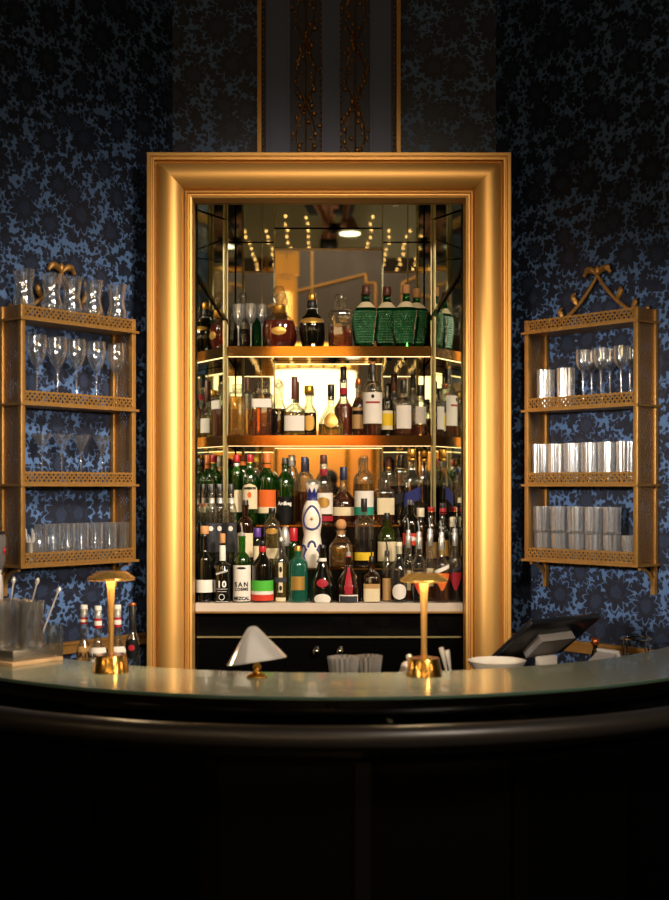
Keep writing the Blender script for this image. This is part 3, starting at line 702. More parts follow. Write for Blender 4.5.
bottle('slender bright green bottle with red capsule behind the teal gin', 293.5, 5.97, ZBm, 11, 548, 541, 533, 7, 'greenglass', ('clear_l', 550), group=G4, caps=[(8.5, 528, 541, 'c_red')])
def clase():
    s = Y / F; z = lambda py: wz(py, Y) - ZBm; c = 312
    r = thing('ceramic_tequila_bottle', 'white ceramic decanter with hand painted blue wreaths and metal dome top', 'bottle', (wx(c, Y), Y, ZBm), 0, G4)
    P = [(a / 2 * s, (z(b) if b else 0)) for a, b in ((17, None), (20, 565), (21, 558), (20.5, 548), (18.5, 540), (16.5, 535), (17.5, 531), (19.5, 525), (20, 518), (18.5, 511), (15.5, 505), (11.5, 501), (9, 499), (10, 494), (13.5, 487), (15, 484.5))]
    MB().loft(P, 28).build('ceramic_body', 'ivory', r)
    rc = 7.3 * s; a = z(485)
    MB().loft([(rc, a), (rc * 1.02, a + .004)] + [(rc * math.cos(t * PI / 12), a + .004 + .026 * math.sin(t * PI / 12)) for t in range(1, 7)], 20).build('dome_cap', 'greymetal', r)
    def rad(zz):
        for (r0, z0), (r1, z1) in zip(P, P[1:]):
            if z0 <= zz <= z1: return r0 + (r1 - r0) * (zz - z0) / (z1 - z0)
        return P[-1][0]
    m = MB()                                   # crown of points on the neck
    vs = []; fs = []
    for i in range(49):
        a = 2 * PI * i / 48; top = 487.5 + 5.5 * abs(((i / 6) % 1) - .5) * 2
        for py in (500.5, 497, top):
            q = rad(z(py)) + .0012; vs.append((q * math.cos(a), q * math.sin(a), z(py)))
    for i in range(48):
        for j in range(2): fs.append((3 * i + j, 3 * i + 3 + j, 3 * i + 4 + j, 3 * i + 1 + j))
    m.add(vs, fs).build('painted_crown', 'cobalt', r)
    m = MB()
    def dab(a, py, k=1.0):
        zz = z(py); q = rad(zz) + .001; m.ball((q * math.sin(a), -q * math.cos(a), zz), .0066 * k, 1, .4, .95, seg=7, ring=5)
    for i in range(34):                        # upper wreath
        t = 2 * PI * i / 34; dab(.85 * math.sin(t) * (1 - .25 * math.cos(t)), 517.5 - 11.5 * math.cos(t), .95)
    m.build('painted_wreath', 'cobalt', r)
    for cx_ in (-.95, 0, .95):
        m = MB()
        for i in range(14):
            t = PI * i / 13; dab(cx_ + .34 * math.cos(t), 546 - 5 * math.sin(t) + (4 if cx_ else 0), .9)
        m.build('painted_garland', 'cobalt', r)
    for sx in (-1, 1):
        m = MB()
        for i in range(12): dab(sx * (.55 + .25 * math.sin(i / 11 * PI)), 549 + i * 1.1, .8)
        m.build('painted_garland', 'cobalt', r)
    m = MB(); zz = z(518.5); q = rad(zz) + .001; m.ball((0, -q, zz), .0075, 1, .4, 1, seg=10, ring=6); m.build('gilt_seal', 'c_gold', r)
clase()
bottle('squat tequila bottle of golden spirit with round wooden ball cork', 341, Y, ZBm, 25, 547, 535, 530, 10, 'clear', ('gold_l', 545), ex=4, style='slope', group=G4, caps=[(11, 519, 530.5, 'c_cork', 'ball'), (8, 530, 535, 'c_cork')])
bottle('whisky bottle with black cap and narrow yellow label beside the ball cork', 364, Y, ZBm, 20, 526, 516, 510, 7, 'clear', ('dark_l', 540), group=G4, labels=[('rect', 552, 560, 70, 'l_yellow')] , caps=[(6.5, 498.5, 512, 'c_black')])
bottle('round shouldered olive green liqueur with pale label', 387, Y, ZBm, 20, 541, 526, 520, 6.5, 'olive', ('gold_l', 560), style='round', group=G4, labels=[('rect', 541.5, 561, 66, 'l_cream')], caps=[(6, 513, 523, 'c_black')])
bottle('dark bottle with red and white neck label on the low riser', 410.5, Y, ZBm, 18, 526, 514, 505, 7, 'dark', group=G4, labels=[('rect', 533, 545, 60, 'l_scarlet'), ('oval', 536, 541, 30, 'l_white')], caps=[(7, 500, 512, 'c_black')])
bottle('small bottle with broad cream cork behind the dark red label bottle', 420.5, 6.005, ZBm, 11, 530, 522, 516, 6, 'brownglass', group=G4, caps=[(8, 508, 517, 'c_cream')])
bottle('copper necked bottle with red top on the low riser', 431.5, 5.995, ZBm, 13, 536, 526, 512, 7, 'brownglass', group=G4, labels=[('rect', 542, 558, 60, 'l_tan')], caps=[(7.5, 507, 511, 'c_red'), (7, 511, 526, 'c_copper')])
bottle('dark bottle with red band under its cap beside the copper neck', 443, 5.93, ZBm, 11, 534, 524, 512, 6.5, 'dark', group=G4, labels=[('rect', 540, 556, 60, 'l_gold')], caps=[(6.5, 503, 508, 'c_black'), (7, 508, 514, 'c_red')])
bottle('clear bottle with cream stopper at the frame end of the low riser', 452.5, 5.915, ZBm, 8, 536, 528, 522, 5, 'clear', ('pale_l', 545), group=G4, caps=[(5.5, 517, 527, 'c_cream')])

# --- stone ledge, front row
Y = 5.815
def scribble(r, z, s, rad):
    m = MB()
    zz = z(572); q = rad(zz) + .002
    pts = [(x / 14 * 6.2 * s, zz + .006 * math.sin(x * 2.1) + x * .0006) for x in range(-14, 15)]
    m.tube([(q * math.sin(x / q), -q * math.cos(x / q), y) for x, y in pts], .0013, 5)
    for k, w_ in ((588.5, 6), (591, 5), (601, 7)):
        zz = z(k); m.tube([(q * math.sin(x * s / q), -q * math.cos(x * s / q), zz) for x in [w_ * (i / 6 - 1) for i in range(13)]], .0009, 5)
    zz = z(596.5); m.tube([(q * math.sin((2.8 * math.cos(t) * s) / q) , -q * math.cos((2.8 * math.cos(t) * s) / q), zz + 2.8 * s * math.sin(t)) for t in [i * PI / 8 for i in range(17)]], .0014, 5)
    m.build('white_print', 'inkwhite', r)
bottle('dark wine bottle with copper cork and plain white label by the frame', 204.5, 5.83, ZA, 17.6, 560, 550, 536, 7.5, 'dark', group=G5, labels=[('rect', 579.5, 592, 85, 'l_white')], caps=[(9, 526, 534, 'c_cork'), (7.5, 534, 541, 'c_black')], style='slope')
bottle('black port bottle printed with a white 10 and white neck seal', 222.5, Y, ZA, 17.8, 566, 560, 544, 6, 'dark', group=G5, text=[('10', 6.5, 584, 'inkwhite', 1.1)], caps=[(6, 533.5, 543, 'c_cork'), (6.5, 544, 563, 'l_white')], style='slope', extra=scribble)
bottle('clear green mezcal bottle with tall white label lettered in black', 242, Y, ZA, 17.5, 563, 552, 536, 7, 'greenglass', ('clear_l', 558), group=G5, labels=[('rect', 565, 603, 80, 'l_white'), ('oval', 566.5, 569, 30, 'ink')], caps=[(5, 523, 537, 'c_silver', 'spout')],
       text=[('SAN', 4.6, 584.2, 'ink', 1.35), ('COSME', 2.9, 588.8, 'ink', 1.15), ('MEZCAL', 3.3, 598, 'ink', 1.0)])
bottle('dark bottle with black cap, red neck band and green, white and orange label', 262.5, Y, ZA, 21.5, 566, 553, 545, 7, 'dark', group=G5, labels=[('rect', 580, 590.5, 82, 'l_green'), ('rect', 590.5, 594, 82, 'l_white'), ('rect', 594, 600, 82, 'l_scarlet')], caps=[(7, 541, 545.5, 'c_black'), (7.5, 545.5, 552, 'c_red')], style='slope')
bottle('clear pour spout bottle of elderflower liqueur with ornate central strip', 281, 5.845, ZA, 15.8, 562, 549, 541, 7, 'clear', ('pale_l', 565), group=G5, labels=[('rect', 562, 592, 14, 'l_cream'), ('rect', 577, 582, 55, 'l_grey'), ('rect', 597, 601, 36, 'l_cream'), ('oval', 566, 572, 9, 'ink'), ('oval', 585, 590, 9, 'ink')], caps=[(4.5, 528, 542, 'c_silver', 'spout')], style='slope')
bottle('teal gin bottle with gold cap and square gold label', 298, Y, ZA, 19.8, 566, 557, 551, 7, 'teal', ('clear_l', 566), group=G5, labels=[('rect', 576, 589.5, 42, 'l_gold')], caps=[(7, 546, 558, 'c_gold')], style='round')
bottle('dark conical liqueur with red wax seal, white oval label and white collar', 322.5, Y + .002, ZA + .0006, 26, 0, 0, 0, 0, 'dark', group=G5, prof=[(25, None), (26, 601), (26, 590), (25, 582), (18, 574), (12, 568), (8.5, 562), (7, 556), (7, 548)], labels=[('oval', 593, 603.7, 38, 'l_white'), ('oval', 578, 586.5, 26, 'l_red')], caps=[(8.5, 558, 565.5, 'l_white'), (7, 545, 557, 'c_black')])
bottle('round orange liqueur bottle with red ribbon and boxed label near its foot', 348.5, Y, ZA, 26, 0, 0, 0, 0, 'brownglass', group=G5, prof=[(22, None), (25, 601), (25, 592), (24.5, 586), (21, 580), (14, 574), (8.5, 570), (7, 566), (7, 557)], labels=[('rect', 594, 603.4, 46, 'l_white'), ('rect', 595.2, 602.4, 42, 'l_grey'), ('rect', 567, 593.6, 17, 'l_red'), ('oval', 583, 592, 20, 'l_red')], caps=[(7, 558, 566.5, 'l_white'), (7, 556, 558.5, 'c_red'), (5, 544, 556, 'c_silver', 'spout')])
bottle('dark square shouldered bottle with copper neck and tall cream label', 371.5, Y, ZA, 17.5, 577, 571, 562, 5.5, 'brownglass', group=G5, ex=4, style='slope', labels=[('rect', 583.5, 603.5, 52, 'l_cream'), ('rect', 583.5, 588, 52, 'l_tan')], caps=[(5.5, 562, 575, 'c_copper'), (5, 545, 562, 'c_black', 'spout')])
bottle('slim clear bottle with tan label and dark pour spout', 387, 5.852, ZA, 10, 568, 560, 555, 5, 'clear', ('amber_l', 575), group=G5, labels=[('rect', 578, 600, 58, 'l_tan')], caps=[(5, 540, 556, 'c_black', 'spout')])
bottle('clear bottle with round white label beside the tall brass table lamp', 399, Y, ZA, 16.8, 570, 555, 546, 6.5, 'clear', ('dark_l', 592), group=G5, labels=[('oval', 583.5, 599, 52, 'l_white')], caps=[(6.5, 542, 554, 'c_cream'), (5, 528, 542, 'c_black', 'spout')], style='slope')
# second rank behind the lamp, pour spouts in silver collars
bottle('clear bottle with silver collar and spout just behind the round white label', 408.5, 5.86, ZA, 10, 565, 552, 540, 6, 'clear', ('red_l', 572), group=G5, caps=[(6, 536, 548, 'c_silver'), (4.5, 518, 536, 'c_silver', 'spout')], labels=[('rect', 570, 590, 60, 'l_cream')], style='slope')
bottle('bottle with pointed red label directly behind the lamp stem', 419, 5.80, ZA, 16.5, 565, 554, 541, 6.5, 'clear', ('dark_l', 573), group=G5, labels=[('dia', 575, 593, 52, 'l_scarlet')], caps=[(6.5, 537, 549, 'c_silver'), (5, 521, 537, 'c_silver', 'spout')], style='slope')
bottle('bottle with silver collar rising between the red and orange pointed labels', 430, 5.86, ZA, 10, 562, 550, 538, 6.5, 'clear', ('amber_l', 570), group=G5, caps=[(6.5, 534, 546, 'c_silver'), (5, 518, 534, 'c_silver', 'spout')], labels=[('rect', 568, 586, 60, 'l_cream')], style='slope')
bottle('amber bottle with slanted orange label under the lamp shade', 441.5, 5.80, ZA, 16.5, 566, 554, 542, 6.5, 'clear', ('amber_l', 572), group=G5, labels=[('dia', 573, 590, 55, 'l_orange'), ('slant', 567, 571, 55, 'l_white')], caps=[(6.5, 538, 550, 'c_silver'), (5, 521, 538, 'c_silver', 'spout')], style='slope')
bottle('bottle with pointed crimson label closest to the frame at the lamp side', 455, 5.835, ZA, 13.5, 562, 550, 538, 6.5, 'clear', ('dark_l', 572), group=G5, labels=[('dia', 572, 590, 60, 'l_red'), ('slant', 567, 571, 55, 'l_grey')], caps=[(6, 533, 546, 'c_silver'), (5, 519, 533, 'c_silver', 'spout')], style='slope')

# ------------------------------------------------------------------ gilded wall shelves
BZ = [1.40, 1.736, 2.07, 2.42]
def etagere(label, O, ex, ey, w, d=.15):
    a = math.atan2(ex.y, ex.x); z0 = 1.40
    r = thing('wall_shelf', label, 'shelf', (O.x + ey.x * .003, O.y + ey.y * .003, z0), a, 'gilded pierced wall shelves')
    H = 1.085; p = .022
    for x in (p / 2, w - p / 2):
        for y in (p / 2, d - p / 2):
            MB().box((x, y, H / 2), (p, p, H), bev=.002).build('post', 'agedbrass', r)
    for z in BZ:
        z -= z0
        MB().box((w / 2, d / 2, z + .006), (w + .018, d + .012, .010)).build('shelf_board', 'agedbrass', r, False).location.y = .006
        m = MB(); h = .05; n = 24; st = (w - 2 * p) / n; y = d - .004
        m.box((w / 2, y, z + .012 + h - .004), (w - 2 * p, .006, .007)); m.box((w / 2, y, z + .015), (w - 2 * p, .006, .006))
        hh = h / 2
        for i in range(n):
            for k in range(2):
                x0 = p + i * st; zb_ = z + .012 + k * hh; t = .0023
                for s in (1, -1):
                    aa, bb = ((x0, zb_), (x0 + st, zb_ + hh)) if s > 0 else ((x0, zb_ + hh), (x0 + st, zb_))
                    m.plate([(aa[0] - t, aa[1] + s * t), (bb[0] - t, bb[1] + s * t), (bb[0] + t, bb[1] - s * t), (aa[0] + t, aa[1] - s * t)], y - .002, y + .002)
        m.build('lattice_gallery', 'agedbrass', r, False)
    for x in (p / 2, w - p / 2):
        m = MB()
        m.box((x, d / 2, H / 2), (.0015, d - 2 * p, H)); m.build('pierced_side', 'perf', r, False)
    # pagoda crest standing at the back edge
    m = MB(); cx_ = w / 2; zt = H - .02; hw = w * .42; hc = .20
    curve = lambda t: (hw * (1 - t) ** 1.0, zt + hc * (.25 * t + .75 * t ** 2.1))
    for s in (-1, 1):
        pts = [(cx_ + s * curve(t / 16)[0], .018, curve(t / 16)[1]) for t in range(17)]
        m.tube(pts, .009, 8, rs=[.011 - .004 * i / 16 for i in range(17)])
    m.build('pagoda_crest', 'agedbrass', r)
    def leaf(x, z, s, sz, nm='leaf_finial'):
        m = MB(); pts = []; rs = []
        for i in range(9):
            t = i / 8; pts.append((x + s * sz * (.1 + .55 * math.sin(t * 2.4) - .15 * t), .018 + .006 * math.sin(t * 3), z + sz * 1.5 * (t - .18 * t ** 3)))
            rs.append(max(.0012, sz * .3 * math.sin(PI * min(1, .12 + t * .88)) ** .7))
        m.tube(pts, .01, 8, rs=rs); m.build(nm, 'agedbrass', r)
    for s in (-1, 1):
        for t, sz in ((.03, .032), (.30, .042), (.60, .046)):
            x, z = curve(t); leaf(cx_ + s * x, z, s, sz)
    for s in (-1, 1):
        m = MB(); pts = [(cx_ + s * .072 * t / 8, .018, zt + hc + .004 + .026 * math.sin(t * PI / 9.5) - .012 * max(0, t - 6) / 2) for t in range(9)]
        m.tube(pts, .01, 8, rs=[.005 + .011 * math.sin(PI * (.05 + .72 * t / 8)) * (1 if t < 7 else .45) for t in range(9)]); m.build('leaf_finial', 'agedbrass', r)
    m = MB().ball((cx_, .018, zt + hc + .022), .017, .8, .7, 1.3); m.build('crown_finial', 'agedbrass', r)
    for x in (p / 2 + .002, w - p / 2 - .002):          # brackets below
        m = MB().box((x, p / 2 + .004, -.06), (.02, .02, .12))
        pts = [(x, d * .75 * math.cos(t * PI / 16) ** 1 + .012 - d * .75 * .0, -.10 * math.sin(t * PI / 16) - .006) for t in range(9)]
        m.tube([(x, .014 + d * .7 * (1 - math.sin(t * PI / 16)), -.008 - .105 * (1 - math.cos(t * PI / 16))) for t in range(9)], .0085, 6)
        m.build('bracket', 'agedbrass', r)
    m = MB()
    return r
eyL = Vector((-LWD.y, LWD.x)); eyL = eyL if eyL.y < 0 else -eyL
eyR = Vector((RWD.y, -RWD.x)); eyR = eyR if eyR.y < 0 else -eyR
OL = LW0.copy(); WL = .622
OR = RW0 + RWD * .61; WR = .61
etagere('gilded pierced wall shelf holding wine glasses, coupes and highballs', OL, LWD, eyL, WL)
etagere('gilded pierced wall shelf holding cut crystal tumblers', OR, -RWD, eyR, WR)
def on_shelf(side, px, v):
    O, e, n, w = (OL, LWD, eyL, WL) if side == 'L' else (OR, -RWD, eyR, WR)
    k = (px - CX) / F; b = O + n * v
    u = (k * b.y - b.x) / (e.x - k * e.y)
    return b + e * u
def vessel(name, label, prof, mat, pos, zb, group, seg=20, cut=None, ang=35, th=.0016, flute=0, amp=0):
    P = prof
    if th is None:
        o = MB().loft(P + [(P[-1][0] * .86, P[-1][1]), (P[-1][0] * .8, .012)], seg, cut=cut, flute=flute, amp=amp).build(name, mat, None, ang=ang); o.location = (pos.x, pos.y, zb); return tag(o, label, 'glass', group)
    inn = [(max(.001, r - th), max(z, .006)) for r, z in P[1:]] if P[0][0] > .004 else [(max(.001, r - th), z) for r, z in P]
    o = MB().loft(P + list(reversed(inn)), seg, cut=cut).build(name, mat, None, ang=ang)
    o.location = (pos.x, pos.y, zb); return tag(o, label, 'glass', group)
def clone(o, label, pos, zb, rz=0):
    c = o.copy(); COL.objects.link(c); c.location = (pos.x, pos.y, zb); c.rotation_euler.z = rz; c['label'] = label; return c
# hurricane glasses on top of the shelf
tb = [b + .012 for b in BZ]
hp = [(.022, 0), (.03, .002), (.012, .010), (.010, .018), (.030, .032), (.044, .055), (.046, .080), (.038, .108), (.035, .13), (.040, .165), (.047, .208)]
first = None
ordn = ['end', 'second', 'middle', 'fourth', 'last']
hl = ['tall hurricane glass on top of the shelf at the end away from the frame', 'tall hurricane glass on the shelf top, in front of the crest flank', 'tall hurricane glass on the shelf top, in front of the crest centre', 'tall hurricane glass on the shelf top, second from the gilt frame', 'tall hurricane glass on the shelf top, first beside the gilt frame']
for i, (px, v) in enumerate(((24, .085), (52, .085), (72, .085), (93, .085), (117, .085))):
    p = on_shelf('L', px, v)
    if first is None: first = vessel('hurricane_glass', hl[0], hp, 'stem', p, tb[3], 'hurricane glasses on the shelf top')
    else: clone(first, hl[i], p, tb[3])
# wine glasses
G = 'wine glasses on the gilded shelf'; w0 = None
wl = ['wine glass at the open end of its row, above the coupes', 'wine glass second from the open end of its row', 'wine glass in the middle of the row of five', 'wine glass second from the gilt frame, above the coupes', 'wine glass first from the gilt frame, above the coupes']
for i, px in enumerate((37, 57.5, 76.5, 96.5, 117)):
    p = on_shelf('L', px, .075)
    if w0 is None:
        w0 = goblet(wl[0], px, p.y, tb[2], 335, 367, 21, G, 'stem', 0, 'wine_glass', 'wine'); note(w0); c = w0
    else: c = copy_tree(w0); c['label'] = wl[i]
    c.location = (p.x, p.y, tb[2])
G = 'coupes on the gilded shelf'; c0 = None
cl_ = ['martini glass at the open end of its row, above the highballs', 'martini glass second from the open end, above the highballs', 'martini glass second from the gilt frame, above the highballs', 'martini glass first from the gilt frame, above the highballs']
for i, px in enumerate((42, 62, 81, 102)):
    p = on_shelf('L', px, .075)
    if c0 is None:
        c0 = goblet(cl_[0], px, p.y, tb[1], 433.5, 452, 21, G, 'stem', 0, 'martini_glass', 'coupe'); note(c0); c = c0
    else: c = copy_tree(c0); c['label'] = cl_[i]
    c.location = (p.x, p.y, tb[1])
# highballs
hb = [(.024, 0), (.0255, .004), (.029, .165)]; h0 = None; G = 'highball glasses on the gilded shelf'
names = ['first', 'second', 'third', 'fourth', 'fifth', 'sixth', 'seventh']
for i, px in enumerate((125, 111, 97, 83, 69, 55, 41)):
    p = on_shelf('L', px, .105); lab = 'front highball glass, %s from the gilt frame on the lowest tier' % names[i]
    if h0 is None: h0 = vessel('highball_glass', lab, hb, 'stem', p, tb[0], G, th=.002)
    else: clone(h0, lab, p, tb[0])
for i, px in enumerate((116, 103, 90, 77, 64, 50)):
    p = on_shelf('L', px, .045); clone(h0, 'rear highball glass, %s from the gilt frame on the lowest tier' % names[i], p, tb[0])
p = on_shelf('L', 29.5, .085)
jar = thing('bar_cup', 'small grey metal cup of cut picks at the open end of the highballs', 'cup', (p.x, p.y, tb[0]))
MB().loft([(.022, 0), (.026, .003), (.030, .085), (.031, .09), (.028, .088), (.024, .01)], 20).build('cup_body', 'greymetal', jar)
m = MB()
for i in range(12):
    a = i * 2.4; m.tube([(.008 * math.cos(a), .008 * math.sin(a), .012), (.021 * math.cos(a), .021 * math.sin(a), .13 + .02 * math.sin(i * 3))], .0022, 6)
m.build('pick_bunch', 'silverwarm', jar)
# right shelf
def tumbler(label, R, H, pos, zb, group, name='cut_tumbler'):
    n = 9; P = [(R * .9, 0)] + [(R * (.94 + .06 * i / n), .004 + (H - .004) * i / n) for i in range(n + 1)]
    return vessel(name, label, P, 'cut', pos, zb, group, seg=60, cut=None, ang=50, th=None, flute=10, amp=.06)
G = 'cut highballs on the gilded shelf'; t0 = None
lab = ['cut crystal highball on the top tier, first from the gilt frame', 'cut crystal highball on the top tier, beside the slim stem glasses']
for i, px in enumerate((546, 566)):
    p = on_shelf('R', px, .085)
    if not t0: t0 = tumbler(lab[0], .040, .18, p, tb[2], G, 'cut_highball')
    else: clone(t0, lab[i], p, tb[2], .1)
for i, px in enumerate((540, 556.5, 573, 590, 607.5, 626)):
    p = on_shelf('R', px, .09); clone(t0, 'cut crystal highball on the middle tier, %s from the gilt frame' % names[i], p, tb[1], .1 * i)
G = 'slim stem glasses on the gilded shelf'; s0 = None
for i, (px, v) in enumerate(((583, .11), (601, .11), (621, .11), (591.5, .045), (610, .045), (630, .045))):
    p = on_shelf('R', px, v); k = i % 3
    lab = 'slim stem glass in the %s rank, %s from the cut highballs' % ('front' if i < 3 else 'rear', names[k])
    if s0 is None:
        s0 = goblet(lab, px, p.y, tb[2], 350, 372, 15, G, 'stem', 0, 'stem_glass', 'flute'); note(s0); c = s0
    else: c = copy_tree(s0); c['label'] = lab
    c.location = (p.x, p.y, tb[2])
G = 'stacked cut tumblers on the lowest tier'; q0 = None; ht = .117
for i, px in enumerate((543, 560, 577.5, 594.5, 612.5, 631)):
    p = on_shelf('R', px, .085); lab = 'cut tumbler in the bottom layer, %s from the gilt frame' % names[i]
    if not q0: q0 = tumbler(lab, .0385, ht, p, tb[0], G)
    else: clone(q0, lab, p, tb[0], .13 * i)
for i, px in enumerate((542, 559, 576.5, 594, 612)):
    p = on_shelf('R', px, .085); clone(q0, 'cut tumbler stacked in the upper layer, %s from the gilt frame' % names[i], p, tb[0] + ht + .002, .2 * i)

# ------------------------------------------------------------------ bar counter
ZC = 1.08
FC, FR = (0, 5.72), 1.83
BC, BR = (0, 6.05), 1.65
def arc(c, R, xa_, xb_, n=48):
    a0, a1 = math.asin(xa_ / R), math.asin(xb_ / R)
    return [(c[0] + R * math.sin(a0 + (a1 - a0) * i / n), c[1] - R * math.cos(a0 + (a1 - a0) * i / n)) for i in range(n + 1)]
bar = thing('bar_counter', 'curved bar counter with sage glass top and black lacquered front', 'bar', (0, 3.9, 0))
OB = (0, 3.9)
top = arc(FC, FR, -1.60, 1.60) + list(reversed(arc(BC, BR, -1.36, 1.38)))
MB().prism(off(top, OB), ZC - .012, ZC).build('counter_top', 'counter', bar)
edge = arc(FC, FR + .004, -1.60, 1.60) + list(reversed(arc(FC, FR + .0005, -1.60, 1.60)))
MB().prism(off(edge, OB), ZC - .009, ZC - .001).build('glass_edge', 'counteredge', bar)
def ring(Ra, Rb, za_, zb_, xm=1.58): return MB().prism(off(arc(FC, Ra, -xm, xm) + list(reversed(arc(FC, Rb, -xm * Rb / Ra, xm * Rb / Ra))), OB), za_, zb_)
m = ring(FR - .002, FR - .3, ZC - .034, ZC - .013); m.build('black_moulding', 'black', bar)
m = ring(FR - .02, FR - .2, ZC - .06, ZC - .034); m.build('black_moulding', 'black', bar)
# faceted apron and front
def facet(Ra, za_, zb_, name, mat):
    xs = [-1.56, -1.2, -.82, -.40, .09, .60, 1.03, 1.36, 1.56]
    pts = [(x, FC[1] - math.sqrt(Ra * Ra - x * x)) for x in xs]
    poly = pts + [(x * .93, y + .16) for x, y in reversed(pts)]
    return MB().prism(off(poly, OB), za_, zb_).build(name, mat, bar, False)
facet(FR - .035, ZC - .075, ZC - .06, 'apron_lip', 'black'); facet(FR - .05, .88, ZC - .075, 'apron', 'black'); facet(FR - .085, .08, .88, 'front_panel', 'blacksatin'); facet(FR - .06, 0, .08, 'plinth', 'black')
for x in (-1.2, -.82, -.40, .09, .60, 1.03, 1.36):
    y = FC[1] - math.sqrt((FR - .085) ** 2 - x * x)
    MB().box((x, y - 3.9 - .004, .46), (.05, .03, .80), rz=math.atan2(x, FC[1] - y)).build('pilaster_strip', 'black', bar, False)
rl = thing('arm_rail', 'round black padded arm rail running along the bar front', 'rail', (0, 3.75, 0))
RR = FR + .115; ZR = wz(738, 3.78)
pts = arc(FC, RR, -1.62, 1.62, 60)
MB().tube([(x, y - 3.75, ZR) for x, y in pts], .038, 16).build('rail_tube', 'rail', rl)
for x in (-1.38, -.98, -.5, .22, .70, 1.14):
    y = FC[1] - math.sqrt(RR * RR - x * x); k = (RR - .15) / RR
    MB().tube([(x, y - 3.75, ZR), (x * k, FC[1] - (FC[1] - y) * k - 3.75, ZR)], .012, 8).build('rail_bracket', 'black', rl)
# bartender's shelf behind the counter
sv = thing('service_shelf', 'low black service shelf behind the counter holding bottles and till', 'shelf', (0, 4.6, 0))
ZS = .955
pol = arc(BC, BR - .012, -1.28, 1.28) + list(reversed(arc(BC, BR - .50, -.92, .92)))
MB().prism(off(pol, (0, 4.6)), ZS - .03, ZS).build('shelf_top', 'blacksatin', sv, False)
MB().prism(off(arc(BC, BR - .02, -1.26, 1.26) + list(reversed(arc(BC, BR - .25, -1.05, 1.05))), (0, 4.6)), 0, ZS - .03).build('shelf_body', 'blacksatin', sv, False)

# ------------------------------------------------------------------ brass lamps
def lamp(label, cx, yb):
    Yl = (EYE - ZC) * F / (yb - CY); r = thing('table_lamp', label, 'lamp', (wx(cx, Yl), Yl, ZC), 0, 'cordless brass table lamps'); s = Yl / F
    MB().loft([(.060, 0), (.0635, .002), (.0625, .006), (.0545, .058), (.052, .062), (.012, .063)], 40).build('base', 'satinbrass', r)
    MB().loft([(.0105, .060), (.0095, .10), (.0105, .20), (.0135, .29), (.018, .331), (.024, .337)], 24).build('column', 'lampbrass', r)
    MB().loft([(.001, .3375), (.072, .3375), (.080, .3275), (.0825, .3275), (.0835, .3305), (.0825, .334), (.054, .3535), (.049, .3555), (.001, .356)], 64).build('shade', 'shadebrass', r, ang=20)
    MB().loft([(.026, .3355), (.066, .3355), (.066, .3365), (.026, .3365)], 32, close=True).build('light_ring', 'led', r)
    MB().loft([(.0785, .3262), (.0808, .3262), (.0808, .3272), (.0785, .3272)], 40, close=True).build('lit_rim_lip', 'lip', r)  # LED light on the shade rim, put in as a faint emission
    return r
M['lip'] = emis('glowing_lip', 'ffa640', 1.3)
lamp('slender brass table lamp before the red striped bottles and blue wallpaper', 111, 672)
lamp('slender brass table lamp before the pour spout bottles at the niche', 424, 675.5)

# small polished lamp with tent shaped shade
Yl = (EYE - ZC) * F / (677 - CY); s = Yl / F
tl = thing('tent_lamp', 'small polished silver lamp with tilted tent shaped shade on a turned brass foot', 'lamp', (wx(257, Yl), Yl, ZC), .1)
MB().loft([(.036, 0), (.037, .004), (.028, .010), (.014, .017), (.011, .028), (.016, .035), (.010, .043), (.009, .075)], 28).build('foot', 'brass', tl)
def tent(o, i_):
    vs = []; n = 24
    m = MB()
    prof = [(.105, .0), (.103, .003), (.022, .110), (.014, .118), (.001, .121)]
    inner = [(max(.001, r - .004), z - .002) for r, z in prof]
    return MB().loft(prof[:] + list(reversed(inner)), 40, ex=3.0, asp=.62)
sh = tent(0, 0).build('shade', 'silverwarm', tl); sh.location = (0, 0, .055); sh.rotation_euler = (math.radians(-6), math.radians(-8), 0)

# tray, mixing glasses, spoons
p0 = Vector((wx(18, 4.70), 4.70))
tr = thing('bar_tray', 'square steel slab on a pale wooden base at the counter end', 'tray', (p0.x, p0.y, ZC), math.radians(52))
MB().box((0, 0, .007), (.235, .235, .014), bev=.002).build('wooden_base', 'woodlight', tr)
MB().box((0, 0, .034), (.195, .195, .040), bev=.003).build('steel_slab', 'greymetal', tr)
ZTr = ZC + .055
def mixing(label, px, Yv, R, H):
    n = 9; P = [(R * .88, 0)] + [(R * (.93 + .07 * i / n), .005 + (H - .005) * i / n) for i in range(n + 1)]
    return vessel('mixing_glass', label, P, 'mix', Vector((wx(px, Yv), Yv)), ZTr, 'mixing glasses on the steel slab', seg=28, cut=(H * .3, H * .92, .08), ang=15, th=None)
mixing('cut mixing glass in front on the steel slab, beside the slab corner', 29, 4.66, .055, .175)
mixing('cut mixing glass partly out of view on the steel slab', -2, 4.67, .05, .175)
mixing('cut mixing glass at the back of the steel slab holding spoons', 16, 4.80, .045, .17)
jr = thing('glass_jar', 'clear square glass jar behind the steel slab by the gilt dado rail', 'jar', (wx(53, 4.95), 4.95, ZS), .6)
MB().loft([(.032, 0), (.034, .003), (.034, .235), (.031, .235), (.031, .006)], 20, ex=5).build('jar_body', 'clear', jr)
def spoon(label, pa, pb, Ya, Yb):
    a = Vector((wx(pa[0], Ya), Ya, wz(pa[1], Ya))); b = Vector((wx(pb[0], Yb), Yb, wz(pb[1], Yb)))
    r = thing('bar_spoon', label, 'spoon', a, 0, 'bar spoons'); d = b - a
    MB().tube([(0, 0, 0), d * .5, d * .93], .003, 8).build('handle', 'silverwarm', r)
    m = MB(); m.tube([d * .9, d * .94, d * .98, d * 1.02], .005, 10, rs=[.003, .0075, .0085, .003]); m.build('spoon_bowl', 'silverwarm', r)
spoon('long bar spoon leaning outward beyond the mixing glasses toward the red striped bottles', (38, 645), (59.5, 588), 4.80, 4.84)
